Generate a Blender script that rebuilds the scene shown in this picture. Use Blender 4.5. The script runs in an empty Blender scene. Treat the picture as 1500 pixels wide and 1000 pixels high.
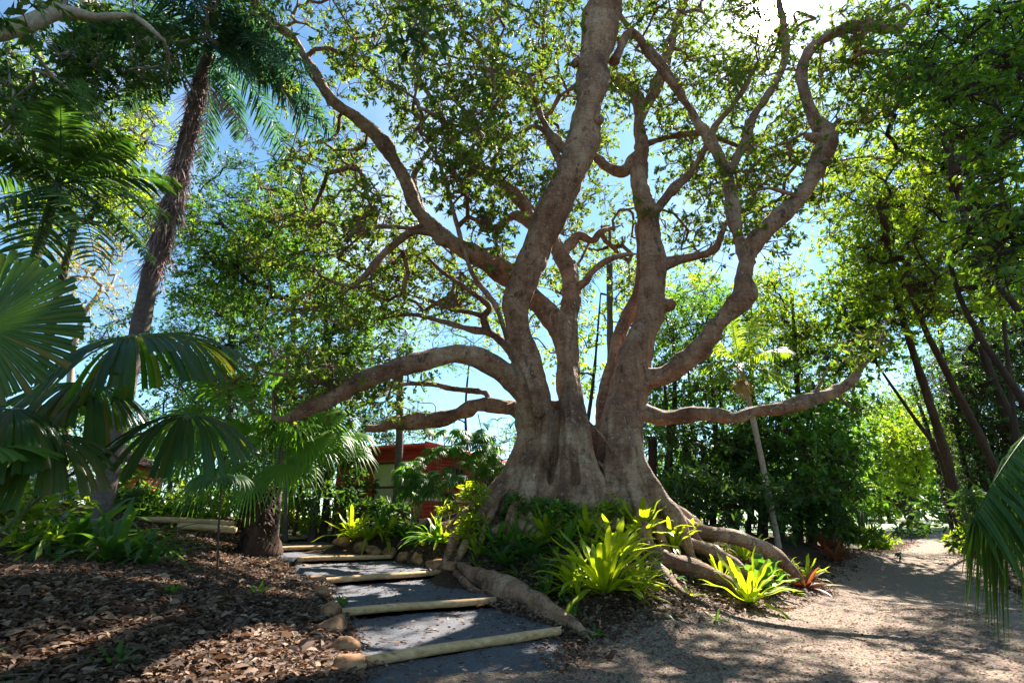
import bpy, math, random
import numpy as np
from mathutils import Vector
R = np.random.default_rng(7)
random.seed(7)
rad = math.radians
scene = bpy.context.scene
COL = scene.collection

# ------------------------------------------------------------------ camera, world, sun, exposure
F = 759.0; PITCH = rad(18.9); CZ = 1.6
CP, SP = math.cos(PITCH), math.sin(PITCH)
cam_d = bpy.data.cameras.new('camera'); cam = bpy.data.objects.new('camera', cam_d); COL.objects.link(cam)
cam.location = (0, 0, CZ); cam.rotation_euler = (rad(90) + PITCH, 0, 0)
cam_d.sensor_width = 36; cam_d.lens = F / 1500 * 36; cam_d.clip_end = 3000; cam_d.clip_start = 0.05
scene.camera = cam

def ray(px, py):
    r = (px - 750) / F; u = (500 - py) / F
    return np.array([r, CP - SP * u, SP + CP * u])
def at(px, py, Y):
    d = ray(px, py); t = Y / d[1]
    return np.array([0, 0, CZ]) + d * t
def at_z(px, py, z):
    d = ray(px, py); t = (z - CZ) / d[2]
    return np.array([0, 0, CZ]) + d * t
def pxr(p, w):                      # radius in metres of something w pixels wide at world point p
    dep = p[1] * CP + (p[2] - CZ) * SP
    return 0.5 * w * dep / F

SUN = ray(1128, 14); SUN = SUN / np.linalg.norm(SUN)
SUN_EL = math.asin(SUN[2]); SUN_AZ = math.atan2(SUN[0], SUN[1])
ld = bpy.data.lights.new('sun', 'SUN'); ld.energy = 5.0; ld.angle = rad(0.55); ld.color = (1.0, 0.93, 0.82)
lo = bpy.data.objects.new('sun', ld); COL.objects.link(lo)
lo.rotation_euler = Vector((-SUN[0], -SUN[1], -SUN[2])).to_track_quat('-Z', 'Y').to_euler(); lo.location = (0, 0, 40)

w = bpy.data.worlds.new('World'); scene.world = w; w.use_nodes = True
nt = w.node_tree; nt.nodes.clear()
def N(t, typ, **kw):
    n = t.nodes.new(typ)
    for k, v in kw.items(): setattr(n, k, v)
    return n
sky = N(nt, 'ShaderNodeTexSky', sky_type='NISHITA', sun_disc=False, sun_elevation=SUN_EL, sun_rotation=SUN_AZ)
sky.air_density = 1.0; sky.dust_density = 0.15; sky.ozone_density = 0.3; sky.altitude = 10
tc = N(nt, 'ShaderNodeTexCoord')
dot = N(nt, 'ShaderNodeVectorMath', operation='DOT_PRODUCT'); dot.inputs[1].default_value = tuple(SUN)
nt.links.new(tc.outputs['Generated'], dot.inputs[0])
def powmul(p, m):
    mx = N(nt, 'ShaderNodeMath', operation='MAXIMUM'); mx.inputs[1].default_value = 0
    nt.links.new(dot.outputs['Value'], mx.inputs[0])
    a = N(nt, 'ShaderNodeMath', operation='POWER'); a.inputs[1].default_value = p
    nt.links.new(mx.outputs[0], a.inputs[0])
    b = N(nt, 'ShaderNodeMath', operation='MULTIPLY'); b.inputs[1].default_value = m
    nt.links.new(a.outputs[0], b.inputs[0]); return b
g1 = powmul(4000, 500.0); g2 = powmul(200, 4.0)
ga = N(nt, 'ShaderNodeMath', operation='ADD'); nt.links.new(g1.outputs[0], ga.inputs[0]); nt.links.new(g2.outputs[0], ga.inputs[1])
# thin cloud veil
nz = N(nt, 'ShaderNodeTexNoise'); nz.inputs['Scale'].default_value = 2.2; nz.inputs['Detail'].default_value = 6
nt.links.new(tc.outputs['Generated'], nz.inputs['Vector'])
cr = N(nt, 'ShaderNodeMapRange'); cr.inputs[1].default_value = 0.52; cr.inputs[2].default_value = 0.78; cr.inputs[3].default_value = 0; cr.inputs[4].default_value = 0.4
nt.links.new(nz.outputs['Fac'], cr.inputs[0])
mixc = N(nt, 'ShaderNodeMix', data_type='RGBA'); mixc.inputs['B'].default_value = (9, 9.4, 10, 1)
tint = N(nt, 'ShaderNodeMix', data_type='RGBA', blend_type='MULTIPLY'); tint.inputs['Factor'].default_value = 1; tint.inputs['B'].default_value = (.78, 1.04, 1.07, 1)
nt.links.new(sky.outputs[0], tint.inputs['A'])
nt.links.new(cr.outputs[0], mixc.inputs['Factor']); nt.links.new(tint.outputs['Result'], mixc.inputs['A'])
addc = N(nt, 'ShaderNodeMix', data_type='RGBA', blend_type='ADD'); addc.inputs['Factor'].default_value = 1
comb = N(nt, 'ShaderNodeCombineColor')
for i in range(3): nt.links.new(ga.outputs[0], comb.inputs[i])
nt.links.new(mixc.outputs['Result'], addc.inputs['A']); nt.links.new(comb.outputs[0], addc.inputs['B'])
bg = N(nt, 'ShaderNodeBackground'); bg.inputs['Strength'].default_value = 0.056
nt.links.new(addc.outputs['Result'], bg.inputs['Color'])
wo = N(nt, 'ShaderNodeOutputWorld'); nt.links.new(bg.outputs[0], wo.inputs[0])

vs = scene.view_settings; vs.view_transform = 'Standard'; vs.look = 'None'; vs.exposure = 2.1; vs.gamma = 1.0
try: vs.use_curve_mapping = False
except Exception: pass
scene.render.engine = 'CYCLES'
cy = scene.cycles
cy.max_bounces = 6; cy.diffuse_bounces = 4; cy.glossy_bounces = 2; cy.transmission_bounces = 5; cy.transparent_max_bounces = 4
cy.sample_clamp_indirect = 6; cy.use_denoising = True; cy.caustics_reflective = False; cy.caustics_refractive = False

# ------------------------------------------------------------------ mesh helpers
class Geo:
    def __init__(s): s.V = []; s.Fq = []; s.Ft = []; s.n = 0
    def add(s, v, q=None, t=None):
        v = np.asarray(v, dtype=np.float64).reshape(-1, 3)
        if q is not None and len(q): s.Fq.append(np.asarray(q, dtype=np.int64) + s.n)
        if t is not None and len(t): s.Ft.append(np.asarray(t, dtype=np.int64) + s.n)
        s.V.append(v); s.n += len(v); return s
    def join(s, o):
        for v in [np.concatenate(o.V)] if o.V else []:
            s.add(v, np.concatenate(o.Fq) if o.Fq else None, np.concatenate(o.Ft) if o.Ft else None)
        return s
    def mesh(s, name, mat, off=(0, 0, 0), smooth=True):
        me = bpy.data.meshes.new(name)
        V = np.concatenate(s.V) - np.asarray(off)
        q = np.concatenate(s.Fq) if s.Fq else np.zeros((0, 4), int)
        t = np.concatenate(s.Ft) if s.Ft else np.zeros((0, 3), int)
        me.vertices.add(len(V)); me.vertices.foreach_set('co', V.astype(np.float32).ravel())
        nl = 4 * len(q) + 3 * len(t)
        me.loops.add(nl); me.loops.foreach_set('vertex_index', np.concatenate([q.ravel(), t.ravel()]).astype(np.int32))
        me.polygons.add(len(q) + len(t))
        st = np.concatenate([np.arange(len(q)) * 4, 4 * len(q) + np.arange(len(t)) * 3]).astype(np.int32)
        me.polygons.foreach_set('loop_start', st)
        if smooth: me.polygons.foreach_set('use_smooth', np.ones(len(q) + len(t), dtype=bool))
        me.update(calc_edges=True); me.validate()
        if mat is not None: me.materials.append(mat)
        return me

def obj(name, geo, mat, parent=None, smooth=True):
    off = PBASE.get(parent.name, (0, 0, 0)) if parent is not None else (0, 0, 0)
    if parent is not None and parent.type == 'MESH': off = PBASE.get(parent.name, (0, 0, 0))
    o = bpy.data.objects.new(name, geo.mesh(name, mat, off, smooth)); COL.objects.link(o)
    if parent is not None:
        o.parent = parent; PBASE[o.name] = off
    return o
PBASE = {}
def thing(name, label, cat, loc, group=None):
    o = bpy.data.objects.new(name, None); COL.objects.link(o); o.location = tuple(loc); o.empty_display_size = 0.2
    PBASE[o.name] = np.asarray(loc, float)
    tag(o, label, cat, group); return o
def tag(o, label, cat, group=None):
    o['label'] = label; o['category'] = cat
    if group: o['group'] = group
    return o
def single(name, geo, mat, base, label, cat, group=None, smooth=True):     # a thing that is one mesh
    o = bpy.data.objects.new(name, geo.mesh(name, mat, base, smooth)); COL.objects.link(o); o.location = tuple(base)
    return tag(o, label, cat, group)
def struct(name, geo, mat, kind='structure', smooth=True):
    o = bpy.data.objects.new(name, geo.mesh(name, mat, (0, 0, 0), smooth)); COL.objects.link(o); o['kind'] = kind
    return o

def nrm(v):
    v = np.asarray(v, float); l = np.linalg.norm(v, axis=-1, keepdims=True); return v / np.maximum(l, 1e-9)
UP = np.array([0, 0, 1.0])

def spline(pts, rr, step):
    P = np.asarray(pts, float); rr = np.asarray(rr, float)
    if len(P) == 2:
        n = max(2, int(np.linalg.norm(P[1] - P[0]) / step)); t = np.linspace(0, 1, n + 1)[:, None]
        return P[0] * (1 - t) + P[1] * t, rr[0] * (1 - t[:, 0]) + rr[1] * t[:, 0]
    Q = np.vstack([2 * P[0] - P[1], P, 2 * P[-1] - P[-2]]); outp = []; outr = []
    for i in range(len(P) - 1):
        p0, p1, p2, p3 = Q[i:i + 4]; n = max(1, int(np.linalg.norm(p2 - p1) / step))
        for k in range(n):
            t = k / n
            outp.append(0.5 * (2 * p1 + (p2 - p0) * t + (2 * p0 - 5 * p1 + 4 * p2 - p3) * t * t + (3 * p1 - p0 - 3 * p2 + p3) * t ** 3))
            outr.append(rr[i] * (1 - t) + rr[i + 1] * t)
    outp.append(P[-1]); outr.append(rr[-1])
    return np.array(outp), np.array(outr)

WK = R.normal(size=(10, 3)); WK = WK / np.linalg.norm(WK, axis=1, keepdims=True) * np.geomspace(4, 26, 10)[:, None]; WP = R.uniform(0, 6.28, 10); WA = np.geomspace(1, .35, 10)
def wob(P): return (np.sin(P @ WK.T + WP) * WA).sum(1) / 1.6

def tube(geo, pts, rr, sides=10, step=0.25, bump=0.0, flute=0.0, raw=False, seed=None):
    P, r = (np.asarray(pts, float), np.asarray(rr, float)) if raw else spline(pts, rr, step)
    n = len(P); T = nrm(np.gradient(P, axis=0))
    a = UP if abs(T[0][2]) < 0.9 else np.array([1.0, 0, 0])
    X = nrm(np.cross(T[0], a)); rows = []
    ang = np.linspace(0, 2 * np.pi, sides, endpoint=False)
    L = np.concatenate([[0], np.cumsum(np.linalg.norm(np.diff(P, axis=0), axis=1))])
    ph = R.uniform(0, 6.28, 8)
    for i in range(n):
        X = nrm(X - T[i] * np.dot(X, T[i])); Yv = np.cross(T[i], X)
        rad_ = np.full(sides, r[i])
        if bump:
            s = L[i] / max(r.max(), .02)
            rad_ = rad_ * (1 + bump * (np.sin(ang * 2 + s * .5 + ph[0]) * .6 + np.sin(ang + s * .9 + ph[1]) * .6 + np.sin(ang * 3 - s * .7 + ph[2]) * .4 + np.sin(s * 1.7 + ph[3]) * .5 + np.sin(ang*4 + s*2.3 + ph[5])*.25))
        if flute:
            s = L[i]
            rad_ = rad_ * (1 + flute * (np.sin(ang * 5 + .5 * s + ph[4]) + .5 * np.sin(ang * 9 - .4 * s + ph[5])))
        rows.append(P[i] + np.outer(np.cos(ang) * rad_, X) + np.outer(np.sin(ang) * rad_, Yv))
    V = np.concatenate(rows + [P[:1], P[-1:]])
    if bump > .06 and r.max() > .06 and n > 12:
        Vs = V[:n * sides].reshape(n, sides, 3)
        for _ in range(max(1, n // 14)):
            i0 = R.integers(2, n - 2); a0 = R.uniform(0, 6.28); am = R.choice([-.2, .22, .3, .4]); wl = R.uniform(.6, 1.6) * r[i0]
            wgt = np.exp(-((L - L[i0]) / wl) ** 2)[:, None] * np.exp(-((np.angle(np.exp(1j * (ang - a0)))) / .55) ** 2)[None]
            Vs += nrm(Vs - P[:, None]) * (am * r[i0] * wgt)[..., None]
    if bump and r.max() > .03:
        Vs = V[:n * sides]; C_ = np.repeat(P, sides, 0); nd = nrm(Vs - C_); V[:n * sides] = Vs + nd * (wob(Vs) * np.repeat(np.minimum(r, .35), sides) * bump * 1.3)[:, None]
    k = np.arange(sides); k2 = (k + 1) % sides; q = []
    for i in range(n - 1): q.append(np.stack([i * sides + k, i * sides + k2, (i + 1) * sides + k2, (i + 1) * sides + k], 1))
    c0 = n * sides; e = (n - 1) * sides
    t = np.concatenate([np.stack([np.full(sides, c0), k2, k], 1), np.stack([np.full(sides, c0 + 1), e + k, e + k2], 1)])
    geo.add(V, np.concatenate(q), t)
    return P, r

def sticks(geo, A, B, ra, rb):      # many thin three-sided twigs at once
    A = np.asarray(A); B = np.asarray(B); n = len(A)
    if n == 0: return
    D = nrm(B - A); X = nrm(np.cross(D, np.array([.3, .5, .8]))); Yv = np.cross(D, X)
    V = np.zeros((n, 6, 3))
    for k in range(3):
        c, s = math.cos(k * 2.094), math.sin(k * 2.094); o = X * c + Yv * s
        V[:, k] = A + o * np.reshape(ra, (-1, 1)); V[:, 3 + k] = B + o * np.reshape(rb, (-1, 1))
    b = (np.arange(n) * 6)[:, None, None]
    q = np.array([[0, 1, 4, 3], [1, 2, 5, 4], [2, 0, 3, 5]])[None] + b
    geo.add(V, q.reshape(-1, 4))

LEAF4 = (np.array([[0, 0, 0], [.5, -.5, .0], [1, 0, -.10], [.5, .5, .0], [.45, 0, -.10]]), np.array([[0, 4, 1], [4, 2, 1], [0, 3, 4], [4, 3, 2]]))
LEAF2 = (np.array([[0, 0, 0], [.45, -.5, .06], [1, 0, -.08], [.45, .5, .06]]), np.array([[0, 2, 1], [0, 3, 2]]))
LEAF8 = (np.array([[0, 0, 0], [.25, -.42, .04], [.6, -.46, .0], [1.0, 0, -.22], [.6, .46, .0], [.25, .42, .04], [.28, 0, -.03], [.62, 0, -.1]]),
         np.array([[0, 6, 1], [1, 6, 7], [1, 7, 2], [2, 7, 3], [0, 5, 6], [5, 7, 6], [5, 4, 7], [4, 3, 7]]))
def leaves(geo, pos, d, nr, L, W, tpl=LEAF2):
    tv, tf = tpl; n = len(pos); d = nrm(d); S = nrm(np.cross(d, nr)); Nn = np.cross(S, d)
    L = np.broadcast_to(np.reshape(L, (-1, 1, 1)), (n, 1, 1)); W = np.broadcast_to(np.reshape(W, (-1, 1, 1)), (n, 1, 1))
    V = pos[:, None, :] + tv[None, :, 0:1] * L * d[:, None] + tv[None, :, 1:2] * W * S[:, None] + tv[None, :, 2:3] * L * Nn[:, None]
    f = tf[None] + (np.arange(n) * len(tv))[:, None, None]
    geo.add(V, t=f.reshape(-1, 3))

def strips(geo, P, W, S, Nn=None, fold=0.0):    # P (n,k,3)  W (n,k)  S (n,k,3)
    n, k, _ = P.shape
    if Nn is None: Nn = np.zeros_like(P); Nn[..., 2] = 1
    L = P - S * W[..., None] * .5 + Nn * (fold * W)[..., None]; Rr = P + S * W[..., None] * .5 + Nn * (fold * W)[..., None]
    V = np.stack([L, P, Rr], 2).reshape(n, k * 3, 3)
    b = (np.arange(n) * 3 * k)[:, None, None]; q = []
    for i in range(k - 1):
        a = 3 * i
        q += [[a, a + 1, a + 4, a + 3], [a + 1, a + 2, a + 5, a + 4]]
    geo.add(V, (np.array(q)[None] + b).reshape(-1, 4))

def blades(geo, start, d0, L, W, droop, k=5, prof=None, fold=0.12, side=None, wave=0.0):
    start = np.asarray(start, float); d0 = nrm(d0); n = len(start)
    L = np.broadcast_to(np.asarray(L, float), (n,)); W = np.broadcast_to(np.asarray(W, float), (n,)); droop = np.broadcast_to(np.asarray(droop, float), (n,))
    s = np.linspace(0, 1, k)
    P = start[:, None] + d0[:, None] * (L[:, None] * s)[..., None]
    P[..., 2] -= droop[:, None] * L[:, None] * s ** 2
    T = nrm(np.gradient(P, axis=1))
    if side is None: side = nrm(np.cross(d0, UP) + 1e-4)
    S = nrm(side[:, None] - T * np.sum(side[:, None] * T, -1, keepdims=True)); Nn = np.cross(S, T)
    if prof is None: prof = np.interp(s, [0, .25, .6, .85, 1], [.45, 1, .85, .5, .04])
    if wave: P = P + Nn * (wave * W[:, None] * np.sin(s[None] * 14 + R.uniform(0, 6, (n, 1))))[..., None]
    strips(geo, P, W[:, None] * prof[None], S, Nn, fold)

# ------------------------------------------------------------------ materials
def mat(name):
    m = bpy.data.materials.new(name); m.use_nodes = True; t = m.node_tree; t.nodes.clear()
    o = N(t, 'ShaderNodeOutputMaterial'); return m, t, o
def ramp(t, fac, stops):
    r = N(t, 'ShaderNodeValToRGB'); e = r.color_ramp.elements
    while len(e) < len(stops): e.new(.5)
    for i, (p, c) in enumerate(stops): e[i].position = p; e[i].color = (*c, 1)
    t.links.new(fac, r.inputs[0]); return r.outputs[0]
def noise(t, scale, detail=5, rough=.55, vec=None, sc=(1, 1, 1)):
    c = N(t, 'ShaderNodeTexCoord'); m_ = N(t, 'ShaderNodeMapping'); m_.inputs['Scale'].default_value = sc
    t.links.new(c.outputs['Object'], m_.inputs[0]); n = N(t, 'ShaderNodeTexNoise')
    n.inputs['Scale'].default_value = scale; n.inputs['Detail'].default_value = detail; n.inputs['Roughness'].default_value = rough
    t.links.new(m_.outputs[0], n.inputs['Vector']); return n.outputs['Fac']
def mixrgb(t, fac, a, b, bt='MIX'):
    m_ = N(t, 'ShaderNodeMix', data_type='RGBA', blend_type=bt)
    for s, v in (('Factor', fac), ('A', a), ('B', b)):
        if isinstance(v, (int, float)): m_.inputs[s].default_value = v
        elif isinstance(v, tuple): m_.inputs[s].default_value = (*v, 1)
        else: t.links.new(v, m_.inputs[s])
    return m_.outputs['Result']
def pbr(t, o, col, rough=.8, bump=None, bs=.3, bd=.02, spec=.3):
    p = N(t, 'ShaderNodeBsdfPrincipled'); p.inputs['Roughness'].default_value = rough; p.inputs['Specular IOR Level'].default_value = spec
    if isinstance(col, tuple): p.inputs['Base Color'].default_value = (*col, 1)
    else: t.links.new(col, p.inputs['Base Color'])
    if bump is not None:
        b = N(t, 'ShaderNodeBump'); b.inputs['Strength'].default_value = bs; b.inputs['Distance'].default_value = bd
        t.links.new(bump, b.inputs['Height']); t.links.new(b.outputs[0], p.inputs['Normal'])
    t.links.new(p.outputs[0], o.inputs[0]); return p
def leafmat(name, cols, trans=.45, tcol=None, rough=.42, spec=.3, stripe=None):
    m, t, o = mat(name); g = N(t, 'ShaderNodeNewGeometry')
    n = len(cols); c = ramp(t, g.outputs['Random Per Island'], [(i / max(1, n - 1), k) for i, k in enumerate(cols)])
    nz_ = noise(t, 1.3, 3); c2 = mixrgb(t, ramp(t, nz_, [(.35, (.0, .0, .0)), (.65, (.5, .5, .5))]), c, tuple(x * 1.7 for x in cols[len(cols) // 2]))
    p = N(t, 'ShaderNodeBsdfPrincipled'); p.inputs['Roughness'].default_value = rough; p.inputs['Specular IOR Level'].default_value = spec
    t.links.new(c2, p.inputs['Base Color'])
    tr = N(t, 'ShaderNodeBsdfTranslucent')
    tint = tcol or (2.6, 2.4, .7)
    tm = mixrgb(t, 1.0, c2, tint, 'MULTIPLY'); t.links.new(tm, tr.inputs['Color'])
    mx = N(t, 'ShaderNodeMixShader'); mx.inputs[0].default_value = trans
    t.links.new(p.outputs[0], mx.inputs[1]); t.links.new(tr.outputs[0], mx.inputs[2]); t.links.new(mx.outputs[0], o.inputs[0])
    return m
def barkmat(name, stops, scale=2.0, sc=(1, 1, .35), bump=.5, ring=0):
    m, t, o = mat(name); a = noise(t, scale, 7, .65, sc=sc); b = noise(t, scale * 9, 4, .6, sc=sc)
    c = ramp(t, a, stops); c = mixrgb(t, ramp(t, b, [(.35, (.55, .55, .55)), (.7, (0, 0, 0))]), c, tuple(x * .35 for x in stops[0][1]))
    h = N(t, 'ShaderNodeMath', operation='ADD'); t.links.new(a, h.inputs[0]); t.links.new(b, h.inputs[1]); hh = h.outputs[0]
    if ring:
        cc = N(t, 'ShaderNodeTexCoord'); wv = N(t, 'ShaderNodeTexWave', bands_direction='Z'); wv.inputs['Scale'].default_value = ring; wv.inputs['Distortion'].default_value = 1.5
        t.links.new(cc.outputs['Object'], wv.inputs[0]); c = mixrgb(t, ramp(t, wv.outputs['Fac'], [(.75, (0, 0, 0)), (.95, (.22, .22, .22))]), c, tuple(x * .4 for x in stops[0][1]))
    pbr(t, o, c, .85, hh, bump, .03, .2); return m

M = {}
def figbark():
    m, t, o = mat('fig_bark'); a = noise(t, 1.1, 8, .62); v = noise(t, 5, 6, .7, sc=(1, 1, .18)); h = noise(t, 4.5, 5, .7, sc=(.5, .5, 3.2)); f = noise(t, 26, 5, .7)
    c = ramp(t, a, [(.30, (.12, .052, .03)), (.41, (.29, .142, .08)), (.53, (.46, .265, .155)), (.64, (.57, .375, .24)), (.76, (.68, .54, .40))])
    c = mixrgb(t, ramp(t, v, [(.36, (.6, .6, .6)), (.52, (0, 0, 0))]), c, (.13, .07, .048))
    c = mixrgb(t, ramp(t, h, [(.56, (0, 0, 0)), (.7, (.5, .5, .5))]), c, (.46, .38, .31))
    c = mixrgb(t, ramp(t, f, [(.34, (.55, .55, .55)), (.46, (0, 0, 0))]), c, (.08, .046, .034))
    big = noise(t, .5, 4, .6); c = mixrgb(t, 1.0, c, ramp(t, big, [(.36, (.62, .58, .58)), (.48, (.95, .95, .95)), (.62, (1.0, 1.0, 1.0))]), 'MULTIPLY')
    sp = noise(t, 10, 5, .8); c = mixrgb(t, ramp(t, sp, [(.59, (0, 0, 0)), (.61, (.75, .75, .75))]), c, (.52, .46, .40))
    sp2 = noise(t, 3.1, 6, .8, sc=(1, 1, .6)); c = mixrgb(t, ramp(t, sp2, [(.40, (.8, .8, .8)), (.43, (0, 0, 0))]), c, (.10, .055, .04))
    cc = N(t, 'ShaderNodeTexCoord'); wv = N(t, 'ShaderNodeTexWave', bands_direction='Z'); wv.inputs['Scale'].default_value = 1.6; wv.inputs['Distortion'].default_value = 9; wv.inputs['Detail'].default_value = 4; wv.inputs['Detail Scale'].default_value = 1.6
    t.links.new(cc.outputs['Object'], wv.inputs[0]); c = mixrgb(t, ramp(t, wv.outputs['Fac'], [(.015, (.3, .3, .3)), (.06, (0, 0, 0))]), c, (.09, .05, .036))
    s_ = N(t, 'ShaderNodeMath', operation='MULTIPLY_ADD'); t.links.new(h, s_.inputs[0]); s_.inputs[1].default_value = .8; t.links.new(v, s_.inputs[2])
    s2 = N(t, 'ShaderNodeMath', operation='MULTIPLY_ADD'); t.links.new(f, s2.inputs[0]); s2.inputs[1].default_value = .35; t.links.new(s_.outputs[0], s2.inputs[2])
    pbr(t, o, c, .75, s2.outputs[0], 1.0, .12, .3); return m
M['fig_bark'] = figbark()
M['bark'] = barkmat('brown_bark', [(.3, (.05, .03, .022)), (.6, (.12, .075, .05)), (.8, (.2, .135, .095))], 2.5, (1, 1, .3), .6)
M['dark_bark'] = barkmat('dark_bark', [(.3, (.04, .028, .022)), (.7, (.10, .07, .055))], 3, (1, 1, .3), .6)
M['pale_bark'] = barkmat('pale_bark', [(.3, (.3, .25, .19)), (.6, (.46, .39, .31)), (.8, (.55, .5, .42))], 2, (1, 1, .6), .4)
M['palm_bark'] = barkmat('palm_bark', [(.3, (.11, .085, .08)), (.7, (.24, .19, .17))], 3, (1, 1, 1), .4, 2.2)
M['fibre'] = barkmat('palm_fibre', [(.3, (.10, .055, .05)), (.55, (.22, .13, .12)), (.8, (.36, .25, .24))], 6, (1, 1, .25), .9)
M['dark_fibre'] = barkmat('dark_palm_fibre', [(.3, (.035, .02, .014)), (.55, (.09, .05, .032)), (.8, (.17, .10, .065))], 6, (1, 1, .25), .9)
M['fig_leaf'] = leafmat('fig_leaf', [(0.032, 0.074, 0.019), (0.054, 0.101, 0.022), (0.081, 0.128, 0.027), (0.135, 0.135, 0.041)], .5)
M['green_leaf'] = leafmat('green_leaf', [(0.033, 0.090, 0.021), (0.053, 0.128, 0.024), (0.090, 0.165, 0.027)], .5)
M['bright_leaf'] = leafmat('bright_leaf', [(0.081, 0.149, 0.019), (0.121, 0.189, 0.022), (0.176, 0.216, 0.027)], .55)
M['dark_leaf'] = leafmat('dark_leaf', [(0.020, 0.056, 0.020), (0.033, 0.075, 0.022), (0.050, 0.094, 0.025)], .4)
M['blue_leaf'] = leafmat('blue_green_leaf', [(0.024, 0.060, 0.042), (0.036, 0.084, 0.054), (0.060, 0.108, 0.060)], .4, (1.8, 2.2, 1.2))
M['yellow_leaf'] = leafmat('yellow_leaf', [(.2, .2, .02), (.3, .26, .03), (.35, .3, .04)], .5, (1.6, 1.4, .6))
M['palm_leaf'] = leafmat('palm_leaf', [(0.022, 0.066, 0.018), (0.039, 0.088, 0.022), (0.055, 0.110, 0.024)], .4, rough=.5, spec=.2)
M['fan_leaf'] = leafmat('fan_leaf', [(.014, .045, .014), (.02, .055, .018), (.03, .065, .018), (.05, .06, .018), (.12, .085, .03)], .42, (4.0, 3.8, .8), rough=.24)
M['fan_bright'] = leafmat('bright_fan_leaf', [(.05, .12, .014), (.065, .14, .016), (.08, .16, .02)], .5, (2.4, 2.4, .6), rough=.38)
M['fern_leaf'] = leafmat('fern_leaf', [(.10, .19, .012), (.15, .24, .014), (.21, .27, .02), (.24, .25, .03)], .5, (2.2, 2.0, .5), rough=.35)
M['strap_leaf'] = leafmat('strap_leaf', [(0.026, 0.078, 0.023), (0.046, 0.104, 0.026), (0.065, 0.130, 0.026)], .4, rough=.3)
M['red_leaf'] = leafmat('red_leaf', [(.10, .03, .02), (.17, .06, .03), (.07, .08, .025)], .4, (2, 1.4, .8))
M['near_leaf'] = leafmat('near_broad_leaf', [(.018, .055, .012), (.03, .08, .014), (.05, .11, .016), (.10, .17, .018), (.17, .21, .02)], .5, rough=.32)
M['dry_leaf'] = leafmat('dry_leaf', [(.022, .014, .011), (.055, .033, .023), (.11, .066, .045), (.19, .135, .1), (.36, .25, .175)], .2, (1.5, 1.2, .9), rough=.7, spec=.25)
M['dead_frond'] = leafmat('dead_frond', [(.11, .06, .06), (.19, .115, .11), (.3, .2, .19), (.42, .3, .27)], .2, (1.3, 1.1, 1.1), rough=.7, spec=.2)
M['grass'] = leafmat('grass', [(.12, .2, .02), (.16, .24, .03)], .4, (1.8, 1.8, .6))

def groundmat():
    m, t, o = mat('mulch_soil'); a = noise(t, 9, 8, .7); b = noise(t, 1.2, 4)
    c = ramp(t, a, [(.3, (.02, .013, .009)), (.5, (.06, .038, .026)), (.65, (.12, .075, .05)), (.8, (.2, .13, .09))])
    c = mixrgb(t, b, c, (.05, .032, .022)); pbr(t, o, c, .95, a, .8, .05, .1); return m
def gravelmat():
    m, t, o = mat('gravel'); a = noise(t, 32, 6, .8); b = noise(t, .8, 5); v = N(t, 'ShaderNodeTexVoronoi'); v.inputs['Scale'].default_value = 42
    cc = N(t, 'ShaderNodeTexCoord'); t.links.new(cc.outputs['Object'], v.inputs['Vector'])
    c = ramp(t, a, [(.34, (.032, .023, .017)), (.46, (.14, .10, .072)), (.56, (.27, .20, .15)), (.7, (.58, .475, .38))])
    c = mixrgb(t, ramp(t, b, [(.35, (0, 0, 0)), (.7, (.55, .55, .55))]), c, (.17, .115, .085))
    c = mixrgb(t, .35, c, v.outputs['Color'], 'SOFT_LIGHT')
    pbr(t, o, c, .9, v.outputs['Distance'], .7, .02, .2); return m
def asphaltmat():
    m, t, o = mat('blue_gravel'); a = noise(t, 48, 5, .85); b = noise(t, 1.5, 5)
    c = ramp(t, a, [(.32, (.02, .021, .026)), (.5, (.095, .098, .115)), (.64, (.17, .172, .19)), (.78, (.42, .42, .44))])
    c = mixrgb(t, ramp(t, b, [(.45, (0, 0, 0)), (.8, (.35, .35, .35))]), c, (.14, .11, .085)); pbr(t, o, c, .85, a, .9, .02, .3); return m
M['ground'] = groundmat(); M['gravel'] = gravelmat(); M['asphalt'] = asphaltmat()
def simple(name, cols, scale=6, rough=.7, bump=.4, sc=(1, 1, 1), spec=.3):
    m, t, o = mat(name); a = noise(t, scale, 6, .65, sc=sc); n = len(cols)
    c = ramp(t, a, [(.3 + .4 * i / max(1, n - 1), k) for i, k in enumerate(cols)]); pbr(t, o, c, rough, a, bump, .02, spec); return m
M['log'] = simple('treated_log', [(.2, .11, .05), (.42, .26, .125), (.52, .34, .175), (.6, .43, .26)], 3, .85, .6, (.6, 5, 5))
M['rock'] = simple('sandstone', [(.06, .032, .02), (.2, .10, .05), (.32, .17, .085), (.38, .25, .15)], 4.5, .9, .9)
M['pale_rock'] = simple('pale_rock', [(.3, .2, .14), (.5, .4, .32)], 3, .9, .8)
M['red_wall'] = simple('red_weatherboard', [(.36, .045, .025), (.46, .065, .035)], 3, .6, .1)
M['red_roof'] = simple('red_roof', [(.66, .08, .06), (.74, .11, .08)], 2, .5, .1)
M['orange_wall'] = simple('orange_board', [(.5, .14, .04), (.62, .2, .06)], 4, .6, .2)
M['cream'] = simple('cream_panel', [(.5, .45, .3), (.62, .56, .4)], 3, .7, .1)
M['white'] = simple('white_paint', [(.72, .72, .7), (.8, .8, .78)], 3, .5, .05)
M['timber'] = simple('dark_timber', [(.09, .04, .03), (.16, .075, .05)], 5, .7, .3, (1, 1, .3))
M['silver'] = simple('silver_paint', [(.55, .6, .66), (.62, .66, .72)], 1, .3, .0, spec=.6)
M['rubber'] = simple('tyre_rubber', [(.02, .02, .02), (.03, .03, .03)], 8, .8, .1)
M['glass'] = simple('dark_glass', [(.03, .035, .04), (.05, .055, .06)], 1, .08, 0, spec=.8)
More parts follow.
